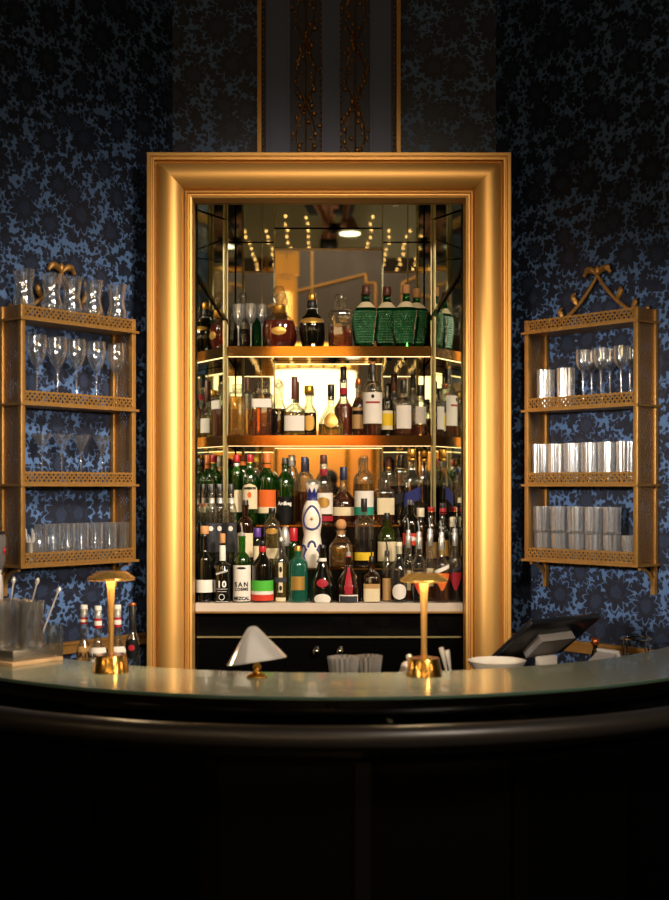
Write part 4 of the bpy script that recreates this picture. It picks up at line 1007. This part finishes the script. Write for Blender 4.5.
spoon('long bar spoon rising upright from the mixing glass', (22, 640), (38, 579), 4.79, 4.82)
spoon('long bar spoon rising from the mixing glasses below the shelf bracket', (6, 640), (14, 578), 4.79, 4.84)
# bottles behind the lamp
def vermouth(label, cx, Yv, ty, cap, band, lm, txt=None, bw=15):
    return bottle(label, cx, Yv, ZS, bw, ty + 46, ty + 33, ty + 4, 7, 'clear', ('clear_l', ty + 46), group='bottles on the service shelf', caps=[(7.2, ty + 6, ty, cap), (7.2, ty + 13, ty + 6, 'c_silver')] + band,
                  labels=[('rect', ty + 41, ty + 60, 80, lm)], text=[(txt, 5.2, ty + 49.5, 'ink')] if txt else [], style='slope')
vermouth('red striped neck bottle with tan label, farthest from the gilt frame', 84, 4.98, 605, 'l_white', [(7.8, 624, 617, 'l_red'), (8, 622, 619, 'c_cream')], 'l_tan', 'MARTINI', 14)
vermouth('red striped neck bottle with white label beside the lamp stem', 98, 4.92, 606, 'l_white', [(7.8, 628, 618, 'l_red'), (8, 625.5, 620.5, 'l_white')], 'l_white', 'MARTINI', 17)
vermouth('red striped neck bottle half hidden behind the lamp stem', 117.5, 4.94, 605, 'l_white', [(7.8, 627, 617, 'l_red'), (8, 624.5, 619.5, 'l_white')], 'l_white', 'MARTINI', 17)
bottle('clear rum bottle with black neck and black label beside the gilt frame', 132.5, 4.98, ZS, 14, 642, 630, 608, 7, 'clear', ('clear_l', 640), group='bottles on the service shelf', caps=[(7.5, 606, 603, 'c_copper'), (7, 630, 606, 'c_black')], labels=[('oval', 638, 658, 70, 'l_black'), ('oval', 644, 650, 26, 'l_red')], style='slope')

# till with tilted touch screen
TL = Vector((.747, 4.75, 1.221)); ax = Vector((.766, .643, 0)); ez = Vector((-.136, .162, -.167)); Hh = ez.length; W = .42
az = -ez.normalized(); ay = az.cross(ax)
cen = TL + ax * (W / 2) + ez / 2
pos = thing('till_terminal', 'black touch screen till leaning toward the customer side, seen from behind', 'till', (cen.x, cen.y, ZS))
scr = MB().box((0, 0, 0), (W, .024, Hh), bev=.005).build('screen_panel', 'screen', pos)
scr.matrix_local = Matrix.Translation(cen - Vector((cen.x, cen.y, ZS))) @ Matrix((ax, ay, az)).transposed().to_4x4()
m = MB().box((0, 0, 0), (W - .03, .002, Hh - .03)).build('display', 'black', scr, False); m.location = (0, .0128, 0)
MB().plate([(-.10, .05), (.10, .05), (.085, -.07), (-.085, -.07)], -.045, -.0125).build('hinge_cover', 'greyplastic', scr, False)
MB().box((.0, -.01, .055), (.10, .03, .11), rz=math.radians(40), bev=.004).build('stand_neck', 'whiteplastic', pos)
MB().box((.0, .0, .012), (.20, .17, .024), rz=math.radians(40), bev=.006).build('stand_foot', 'whiteplastic', pos)
# odds and ends on the service shelf
pl = thing('serving_bowl', 'wide white bowl behind the counter below the till screen', 'bowl', (wx(497, 4.74), 4.75, ZS))
MB().loft([(.05, 0), (.055, .005), (.085, .08), (.112, .121), (.108, .121), (.08, .08), (.045, .01)], 36).build('bowl_body', 'white', pl)
MB().loft([(.046, -.0), (.048, .006), (.04, .008)], 24).build('foot_ring', 'white', pl)
rg = thing('chrome_rack', 'small chrome ring rack behind the counter end near the dado rail', 'rack', (wx(636, 5.07), 5.07, ZS)); r_ = .062
for zz in (.093, .165):
    MB().tube([(r_ * math.cos(t * PI / 16), r_ * math.sin(t * PI / 16), zz) for t in range(33)], .003, 6).build('ring', 'chrome', rg)
for k in range(4):
    a = k * PI / 2 + .4; MB().tube([(r_ * math.cos(a), r_ * math.sin(a), 0), (r_ * math.cos(a), r_ * math.sin(a), .17)], .003, 6).build('leg', 'chrome', rg)
ck = thing('cloth_dispenser', 'grey wedge shaped dispenser beside the till stand', 'dispenser', (wx(604, 4.98), 4.98, ZS), .6)
MB().plate([(-.06, 0), (.06, 0), (.06, .03), (.025, .125), (-.035, .085), (-.06, .05)], -.05, .05).build('dispenser_body', 'greyplastic', ck, False)
MB().plate([(.012, .13), (.029, .13), (.066, .034), (.054, .03)], -.053, .053).build('clear_flap', 'whiteplastic', ck, False)
rb = thing('bitters_bottle', 'tiny bottle with round red cap behind the till', 'bottle', (wx(595, 5.10), 5.10, ZS))
MB().loft([(.018, 0), (.018, .09), (.009, .12), (.009, .14)], 16).build('glass_body', 'dark', rb); MB().ball((0, 0, .148), .018).build('cap', 'c_copper', rb)
def fluted(label, cx, Yv, R, H, n):
    r = thing('fluted_bowl', label, 'bowl', (wx(cx, Yv), Yv, ZS), 0, 'fluted bowls behind the counter')
    P = [(R * .5, 0), (R * .55, .004), (R * .8, H * .5), (R, H), (R * .985, H), (R * .77, H * .5), (R * .5, .01)]
    MB().loft(P, n * 6, flute=n, amp=.09).build('bowl_body', 'flutedglass', r, ang=60); return r
fluted('fluted white bowl behind the counter, beside the silver tent lamp', 343.5, 4.56, .055, .160, 18)
fluted('fluted white bowl behind the counter, second from the tent lamp', 369, 4.64, .047, .153, 16)
sg = thing('sugar_pot', 'small steel pot with ball lid partly behind the lamp base', 'pot', (wx(409, 4.58), 4.57, ZS))
MB().loft([(.03, 0), (.036, .004), (.038, .10), (.030, .125), (.027, .128)], 24).build('pot_body', 'greymetal', sg)
MB().loft([(.030, .126), (.028, .134), (.016, .142), (.004, .144)], 24).build('lid', 'silverwarm', sg); MB().ball((0, 0, .157), .0125).build('lid_knob', 'silverwarm', sg)
tg = thing('ice_tongs', 'steel ice tongs standing in a dark cup beside the lamp base', 'tongs', (wx(449, 4.60), 4.585, ZS))
MB().loft([(.022, 0), (.025, .003), (.026, .095), (.024, .095), (.021, .008)], 20).build('cup', 'dark', tg)
MB().tube([(.004, 0, .015), (-.012, 0, .11), (-.030, 0, .19)], .004, 8, rs=[.004, .005, .010]).build('arm', 'silverwarm', tg)
MB().tube([(.006, .004, .015), (.003, .004, .11), (-.008, .004, .18)], .004, 8, rs=[.004, .005, .010]).build('arm', 'silverwarm', tg)
# grinder at the picture's edge
gr = thing('coffee_grinder', 'grey coffee grinder with red button behind the mixing glasses', 'grinder', (wx(-9, 4.98), 4.985, ZC - .0))
gr.location = (wx(-10, 4.90), 4.90, ZC)
MB().loft([(.05, 0), (.05, .27), (.046, .31)], 28).build('grinder_body', 'whiteplastic', gr)
MB().loft([(.046, .33), (.058, .36), (.062, .45), (.058, .468)], 28).build('grinder_head', 'grinder', gr)
MB().loft([(.042, .31), (.044, .32), (.046, .33)], 28).build('white_collar', 'whiteplastic', gr)
MB().loft([(.060, .468), (.060, .478), (.03, .485)], 28).build('lid', 'screen', gr)
MB().ball((.060, -.012, .405), .01, .5, 1, 1.4).build('red_button', 'c_red', gr)

# ------------------------------------------------------------------ the room behind the camera (seen in the mirrors)
M['shade_lit'] = emis('lit_lamp_shade', 'ffe0a0', 3.2)
M['amberwall'] = pr('amber_plaster', 'c98a3a', .6, noise=(4, .25))
M['bulb'] = emis('fairy_bulb', 'ffc070', 9)
M['pend'] = emis('pendant_glow', 'fff0c8', 5)
def mz(py, Yr): return wz(py, 2 * YM - Yr)
def mzf(py, Yr): return 2 * ZN - wz(py, 2 * YM - Yr)     # seen by way of the mirrored soffit too
def mx_(px, Yr): return wx(px, 2 * YM - Yr)
Yr = -2.4
ch = thing('drum_chandelier', 'big glowing drum chandelier with lattice rim reflected in the niche mirror', 'chandelier', (mx_(312, Yr), Yr, mz(428, Yr)))
hh_ = mz(372, Yr) - mz(428, Yr)
MB().loft([(.50, 0), (.53, .01), (.53, hh_), (.50, hh_)], 40).build('drum_shade', 'shade_lit', ch)
m = MB()
for k in range(24):
    a = 2 * PI * k / 24; m.tube([(.55 * math.cos(a), .55 * math.sin(a), hh_), (.55 * math.cos(a), .55 * math.sin(a), hh_ + .2)], .012, 6)
for zz in (hh_, hh_ + .1, hh_ + .2): m.tube([(.55 * math.cos(t * PI / 20), .55 * math.sin(t * PI / 20), zz) for t in range(41)], .012, 6)
m.build('lattice_rim', 'agedbrass', ch)
MB().loft([(.46, hh_ + .02), (.46, hh_ + .30)], 32).build('inner_glow', emis('chandelier_inner', 'ffb648', 2.2), ch)
MB().tube([(0, 0, hh_ + .1), (0, 0, HC - ch.location.z)], .015, 8).build('chain', 'agedbrass', ch)
Yr = -.4
gp = thing('rod_chandelier', 'slim tiered chandelier of golden glass rods reflected beside the cognac decanter', 'chandelier', (mx_(286, Yr), Yr, mz(346, Yr)))
ht_ = mz(278, Yr) - mz(346, Yr); m = MB()
for k in range(28):
    a = 2 * PI * k / 28; m.tube([(.11 * math.cos(a), .11 * math.sin(a), ht_ * .3), (.11 * math.cos(a), .11 * math.sin(a), ht_)], .009, 5)
    m.tube([(.13 * math.cos(a), .13 * math.sin(a), ht_ + .03), (.13 * math.cos(a), .13 * math.sin(a), ht_ + .27)], .009, 5)
m.build('glass_rods', pr('amber_glass_rod', 'c98f3c', .2, .2, emit='ffae48', es=.35), gp)  # emission stands in for the core's light on the rods
MB().loft([(.05, 0), (.07, .05), (.07, ht_ * .75), (.04, ht_ * .8)], 20).build('glow_core', emis('rod_glow', 'ffc060', 4.5), gp)
MB().tube([(0, 0, ht_ + .2), (0, 0, HC - gp.location.z)], .01, 8).build('chain', 'agedbrass', gp)
Yr = -1.0
zt_ = mzf(234, Yr)
pd = thing('uplighter_lamp', 'floor standing uplighter with glowing bowl reflected upside down at the niche top', 'lamp', (mx_(350, Yr), Yr, 0))
MB().loft([(.16, 0), (.16, .02), (.02, .04)], 28).build('base', 'agedbrass', pd)
MB().tube([(0, 0, .03), (0, 0, zt_ - .18)], .012, 10).build('pole', 'agedbrass', pd)
MB().loft([(.02, zt_ - .19), (.05, zt_ - .15), (.10, zt_ - .07), (.125, zt_ - .005), (.125, zt_)], 28).build('bowl', 'agedbrass', pd)
MB().loft([(.112, zt_ + .001), (.112, zt_ + .006)], 28).build('glow_disc', 'pend', pd)
fw = ['first', 'second', 'third', 'fourth', 'fifth', 'sixth', 'seventh', 'eighth', 'ninth', 'tenth', 'eleventh', 'twelfth']
for i, px in enumerate((216, 239, 262, 284, 306, 328, 372, 394, 414, 432)):
    z0 = 1.40; Yn = -.9
    st = thing('fairy_light_row', 'cord of fairy lights reflected at the niche top, %s counting from the goblet side' % fw[i], 'fairy lights', (wx(px, 2 * YM - Yn), Yn, z0), 0, 'cords of fairy lights')  # level row of bulbs in mid air, without any support
    MB().tube([(0, 0, 0), (0, -3.3, 0)], .002, 4).build('wire', 'black', st)
    m = MB()
    for k in range(9): m.ball((random.uniform(-.02, .02), -.05 - k * .36 - random.uniform(0, .1), .0), .0095, seg=6, ring=4)
    m.build('bulb_chain', 'bulb', st)
struct('trim_3', MB().box((0, -4.185, .56), (5.2, .02, 1.12)), pr('pale_wainscot', '8c8470', .6), smooth=False)
# glowing alcove with gilt door casing in the far wall
al = thing('lit_alcove', 'amber lit wall alcove with gilt casing reflected behind the high riser bottles', 'alcove', (-.25, -4.2, 1.15))
MB().box((0, -.62, .95), (1.7, .04, 1.9)).build('alcove_wall', 'amberwall', al, False)
for s in (-1, 1): MB().box((s * .83, -.3, .95), (.04, .6, 1.9)).build('alcove_side', 'amberwall', al, False)
for x in (-.78, -.55, .42, .78): MB().box((x, -.02, .95), (.07, .08, 1.9)).build('gilt_casing', 'brass', al, False)
MB().box((0, -.3, 1.88), (1.7, .6, .04)).build('alcove_ceiling', 'amberwall', al, False)
# gilt stepped panel mouldings on the far wall
def far_mould(label, pts):
    m = MB()
    for a, b in zip(pts, pts[1:]): m.tube([(a[0], 0, a[1]), (b[0], 0, b[1])], .02, 6)
    o = m.build('wall_moulding', 'agedbrass', None); o.location = (0, -4.18, 0); tag(o, label, 'moulding', 'gilt mouldings on the far wall')
far_mould('stepped gilt panel moulding reflected in the middle mirror', [(-1.0, 4.25), (.42, 4.60), (.42, 4.48), (.55, 4.48), (.55, 2.9)])
far_mould('stepped gilt dado moulding reflected upside down at the niche top', [(-.95, 1.1), (-.95, 1.5), (-.75, 1.5), (-.75, 1.35), (-.3, 1.35)])
far_mould('gilt panel moulding reflected above the green bottles', [(.95, 2.9), (.95, 4.6), (1.3, 4.75), (1.3, 4.9), (1.8, 4.9)])

# the photographer, met only as a reflection: black t-shirt, both hands raised to a camera
M['skin'] = pr('skin', 'b98062', .5); M['tee'] = pr('black_cotton', '0d0d0f', .8); M['hair'] = pr('dark_hair', '120c09', .6); M['trouser'] = pr('dark_denim', '14161d', .8)
def skinned(name, nodes, edges, mat, parent, root, sub=2):
    keys = list(nodes); me = bpy.data.meshes.new(name)
    me.from_pydata([nodes[k][0] for k in keys], [(keys.index(a), keys.index(b)) for a, b in edges], [])
    o = bpy.data.objects.new(name, me); COL.objects.link(o); o.parent = parent
    o.modifiers.new('Skin', 'SKIN').use_smooth_shade = True
    for i, k in enumerate(keys):
        v = me.skin_vertices[0].data[i]; r = nodes[k][1]; v.radius = r if isinstance(r, tuple) else (r, r); v.use_root = (k == root)
    sm = o.modifiers.new('Sub', 'SUBSURF'); sm.levels = sub; sm.render_levels = sub
    me.materials.append(mat); return o
pp = thing('person', 'person in a black t-shirt holding a camera up, seen only reflected in the niche mirrors', 'person', (-.06, -.36, 0))
B = {'pelvis': ((0, 0, .98), (.15, .11)), 'waist': ((0, .0, 1.12), (.135, .10)), 'chest': ((0, .01, 1.33), (.165, .115)), 'neckb': ((0, .0, 1.53), (.07, .065)), 'neck': ((0, .015, 1.60), .052), 'jaw': ((0, .045, 1.68), (.062, .072)), 'skull': ((0, .03, 1.80), (.078, .092)), 'crown': ((0, .02, 1.875), (.05, .06))}
E = [('pelvis', 'waist'), ('waist', 'chest'), ('chest', 'neckb'), ('neckb', 'neck'), ('neck', 'jaw'), ('jaw', 'skull'), ('skull', 'crown')]
hands = {-1: (-.005, .285, 1.70), 1: (.125, .285, 1.70)}
for sd, n in ((-1, 'l'), (1, 'r')):
    hx, hy, hz = hands[sd]
    B.update({n + 'sh': ((sd * .175, 0, 1.47), .062), n + 'el': ((sd * .25, .13, 1.24), .043), n + 'mid': ((sd * .25 * .45 + hx * .55, .13 * .45 + hy * .5, 1.24 * .45 + hz * .53), .037), n + 'wr': ((hx + sd * .035, hy - .055, hz - .07), .026), n + 'palm': ((hx + sd * .03, hy - .02, hz - .015), (.035, .02)),
              n + 'hip': ((sd * .09, 0, .90), .085), n + 'knee': ((sd * .10, .015, .50), .058), n + 'ank': ((sd * .11, -.015, .10), .04), n + 'toe': ((sd * .13, .15, .03), .032)})
    E += [('chest', n + 'sh'), (n + 'sh', n + 'el'), (n + 'el', n + 'mid'), (n + 'mid', n + 'wr'), (n + 'wr', n + 'palm'), ('pelvis', n + 'hip'), (n + 'hip', n + 'knee'), (n + 'knee', n + 'ank'), (n + 'ank', n + 'toe')]
    for f in range(4):
        b0 = Vector(B[n + 'palm'][0]) + Vector((0, .012, -.022 + .017 * f)); L = (.062, .074, .078, .068)[f]
        p1 = b0 + Vector((sd * .004, L * .42, .0)); p2 = p1 + Vector((-sd * L * .25, L * .25, 0)); p3 = p2 + Vector((-sd * L * .28, -.002, 0))
        for q, (nm, pv) in enumerate((('a', p1), ('b', p2), ('c', p3))): B['%sf%d%s' % (n, f, nm)] = (tuple(pv), .0095 - .001 * q)
        E += [(n + 'palm', '%sf%da' % (n, f)), ('%sf%da' % (n, f), '%sf%db' % (n, f)), ('%sf%db' % (n, f), '%sf%dc' % (n, f))]
    t0_ = Vector(B[n + 'palm'][0]) + Vector((-sd * .02, -.006, -.012))
    B[n + 'ta'] = (tuple(t0_), .012); B[n + 'tb'] = (tuple(t0_ + Vector((-sd * .026, -.006, .022))), .0095); E += [(n + 'wr', n + 'ta'), (n + 'ta', n + 'tb')]
body = skinned('body', B, E, M['skin'], pp, 'pelvis')
sk = {k: (B[k][0], tuple(x + .014 for x in (B[k][1] if isinstance(B[k][1], tuple) else (B[k][1],) * 2))) for k in ('pelvis', 'waist', 'chest', 'lsh', 'rsh')}
sk['neckb'] = ((0, 0, 1.515), (.075, .07))
for n, sd in (('l', -1), ('r', 1)): sk[n + 'slv'] = (tuple(Vector(B[n + 'sh'][0]).lerp(Vector(B[n + 'el'][0]), .62)), .066)
skinned('t_shirt', sk, [('pelvis', 'waist'), ('waist', 'chest'), ('chest', 'neckb'), ('chest', 'lsh'), ('chest', 'rsh'), ('lsh', 'lslv'), ('rsh', 'rslv')], M['tee'], pp, 'pelvis')
tk = {k: (B[k][0], tuple(x + .012 for x in (B[k][1] if isinstance(B[k][1], tuple) else (B[k][1],) * 2))) for k in ('pelvis', 'lhip', 'rhip', 'lknee', 'rknee', 'lank', 'rank')}
skinned('trousers', tk, [('pelvis', 'lhip'), ('lhip', 'lknee'), ('lknee', 'lank'), ('pelvis', 'rhip'), ('rhip', 'rknee'), ('rknee', 'rank')], M['trouser'], pp, 'pelvis')
m = MB(); m.ball((0, .005, 1.825), .105, .93, 1.08, .95, 16, 10); m.ball((0, -.035, 1.77), .09, .98, .9, 1.2, 14, 8); m.build('hair', M['hair'], pp)
for sd in (-1, 1): MB().ball((sd * .079, .02, 1.755), .022, .35, .8, 1.4).build('ear', M['skin'], pp); MB().ball((sd * .03, .113, 1.765), .011).build('eye', 'dark', pp)
MB().ball((0, .125, 1.735), .016, .8, 1, 1.5).build('nose', M['skin'], pp); MB().ball((0, .115, 1.695), .018, 1.3, .5, .4).build('mouth', pr('lips', '8c4a40', .5), pp)
MB().loft([(.029, -.014), (.031, -.012), (.031, .012), (.029, .014)], 16, c=B['rwr'][0]).build('wristband', 'black', pp)
dc = thing('hand_held_camera', 'black camera held up in both hands by the person, lens toward the bar', 'camera', (0, -.075, 1.70))
MB().box((0, -.03, 0), (.13, .05, .09), bev=.008).build('camera_body', 'screen', dc)
o_ = MB().loft([(.032, 0), (.034, .004), (.034, .035), (.031, .04)], 24).build('lens_barrel', 'black', dc); o_.rotation_euler = (-PI / 2, 0, 0); o_.location = (0, -.006, 0)
MB().box((0, -.03, .055), (.05, .045, .025), bev=.006).build('viewfinder_hump', 'screen', dc)

# ------------------------------------------------------------------ lights
def look(o, tgt): o.rotation_euler = (Vector(tgt) - Vector(o.location)).to_track_quat('-Z', 'Y').to_euler()
def spot(name, loc, tgt, power, cone, blend=1, col=(1, .8, .58), size=.2):
    l = bpy.data.lights.new(name, 'SPOT'); l.energy = power; l.spot_size = math.radians(cone); l.spot_blend = blend; l.color = col; l.shadow_soft_size = size
    o = bpy.data.objects.new(name, l); COL.objects.link(o); o.location = loc; look(o, tgt); return o
def area(name, loc, tgt, power, sx, sy, col=(1, .8, .58)):
    l = bpy.data.lights.new(name, 'AREA'); l.energy = power; l.shape = 'RECTANGLE'; l.size = sx; l.size_y = sy; l.color = col
    o = bpy.data.objects.new(name, l); COL.objects.link(o); o.location = loc; look(o, tgt); return o
M['globe'] = emis('glint_globe_glow', 'ffd9a0', 70)  # unseen globes added so the glass facets catch highlights
for i, (x, y, z) in enumerate(((-1.7, 1.0, 3.0), (-2.6, -.6, 2.7), (-1.5, -2.4, 3.1), (1.6, .9, 3.0), (2.7, -.4, 2.7), (1.5, -2.4, 3.1), (3.2, 1.8, 2.6), (-3.2, 2.0, 2.6))):
    gl = thing('glint_globe', 'unseen glowing globe added for glints on the glass, behind the viewer, %s of eight' % fw[i], 'lamp', (x, y, z), 0, 'added glint globes')
    MB().ball((0, 0, 0), .07, seg=16, ring=12).build('globe', 'globe', gl)
    MB().tube([(0, 0, .068), (0, 0, HC - z)], .006, 6).build('cord', 'black', gl)
spot('spot_light_right', (2.5, .9, 4.6), (-.7, 5.6, 1.72), 1700, 30, 1, (1, .86, .70), .5)  # unseen key spot from high on the right
spot('shelf_fill_a', (2.4, 1.3, 2.35), (-1.15, 5.35, 1.82), 680, 24, 1, (1, .88, .74), .18)  # unseen low fill added for the stemware shelf
spot('shelf_fill_b', (-2.3, 1.4, 2.3), (1.15, 5.45, 1.78), 1000, 23, 1, (1, .9, .78), .18)  # unseen low fill added for the tumbler shelf
spot('wall_end_fill', (2.9, 2.5, 2.6), (1.5, 5.15, 1.75), 110, 32, 1, (1, .9, .78), .15)  # unseen fill added to brighten the wall past the tumbler shelf
spot('spot_light_centre', (.3, -.9, 5.2), (-.02, 5.9, 1.9), 1080, 24, 1, (1, .80, .58), .35)  # unseen spot added to light the niche bottles
spot('viewer_fill', (0, .5, 5.5), (0, -.35, 1.5), 260, 30, 1, (1, .88, .72), .15)  # unseen fill added so the person's arms show in the mirrors
spot('wainscot_fill', (0, -1.2, 5.7), (0, -4.2, .7), 420, 50, 1, (1, .9, .75), .15)  # unseen fill added to lift the far wall in the reflection
spot('bar_front_fill', (1.6, 1.6, 3.4), (.7, 4.0, 1.0), 170, 50, 1, (1, .85, .7), .3)  # unseen fill added for the arm rail and bar front
area('ceiling_glow', (0, .0, 5.9), (0, .0, 0), 8, 3, 3, (1, .85, .7))
area('alcove_lamp', (-.25, -4.5, 2.95), (-.25, -4.7, 1.6), 30, .8, .2, (1, .7, .35))
area('room_wash', (0, -1.6, 5.6), (0, -4.2, 3.2), 80, 2.5, .6, (1, .75, .5))
for nm, cx, yb in (('table_lamp_light', 111, 672), ('table_lamp_light', 424, 675.5)):
    Yl = (EYE - ZC) * F / (yb - CY)
    l = bpy.data.lights.new(nm, 'AREA'); l.shape = 'RING' if False else 'DISK'; l.size = .12; l.energy = 1.3; l.color = (1, .78, .5)
    o = bpy.data.objects.new(nm, l); COL.objects.link(o); o.location = (wx(cx, Yl), Yl, ZC + .3345); o.rotation_euler = (0, 0, 0)
w = bpy.data.worlds.new('world'); sc.world = w; w.use_nodes = True
w.node_tree.nodes['Background'].inputs[0].default_value = (.02, .018, .016, 1); w.node_tree.nodes['Background'].inputs[1].default_value = .3

# ------------------------------------------------------------------ camera
cam = bpy.data.cameras.new('camera'); co = bpy.data.objects.new('camera', cam); COL.objects.link(co)
co.location = (0, 0, EYE); co.rotation_euler = (PI / 2, 0, 0)
cam.sensor_fit = 'VERTICAL'; cam.sensor_height = 36; cam.lens = F / 900 * 36
cam.shift_y = (CY - 450) / 900; cam.clip_start = .05
cam.dof.use_dof = True; cam.dof.focus_distance = 5.95; cam.dof.aperture_fstop = 2.0
sc.camera = co
vs_ = sc.view_settings; vs_.view_transform = 'Standard'; vs_.look = 'None'; vs_.exposure = .2; vs_.gamma = 1; vs_.use_curve_mapping = False
cy = sc.cycles
cy.max_bounces = 16; cy.transparent_max_bounces = 64; cy.glossy_bounces = 8; cy.diffuse_bounces = 3; cy.transmission_bounces = 8
cy.use_denoising = True; cy.sample_clamp_indirect = 6; cy.caustics_reflective = False; cy.caustics_refractive = False
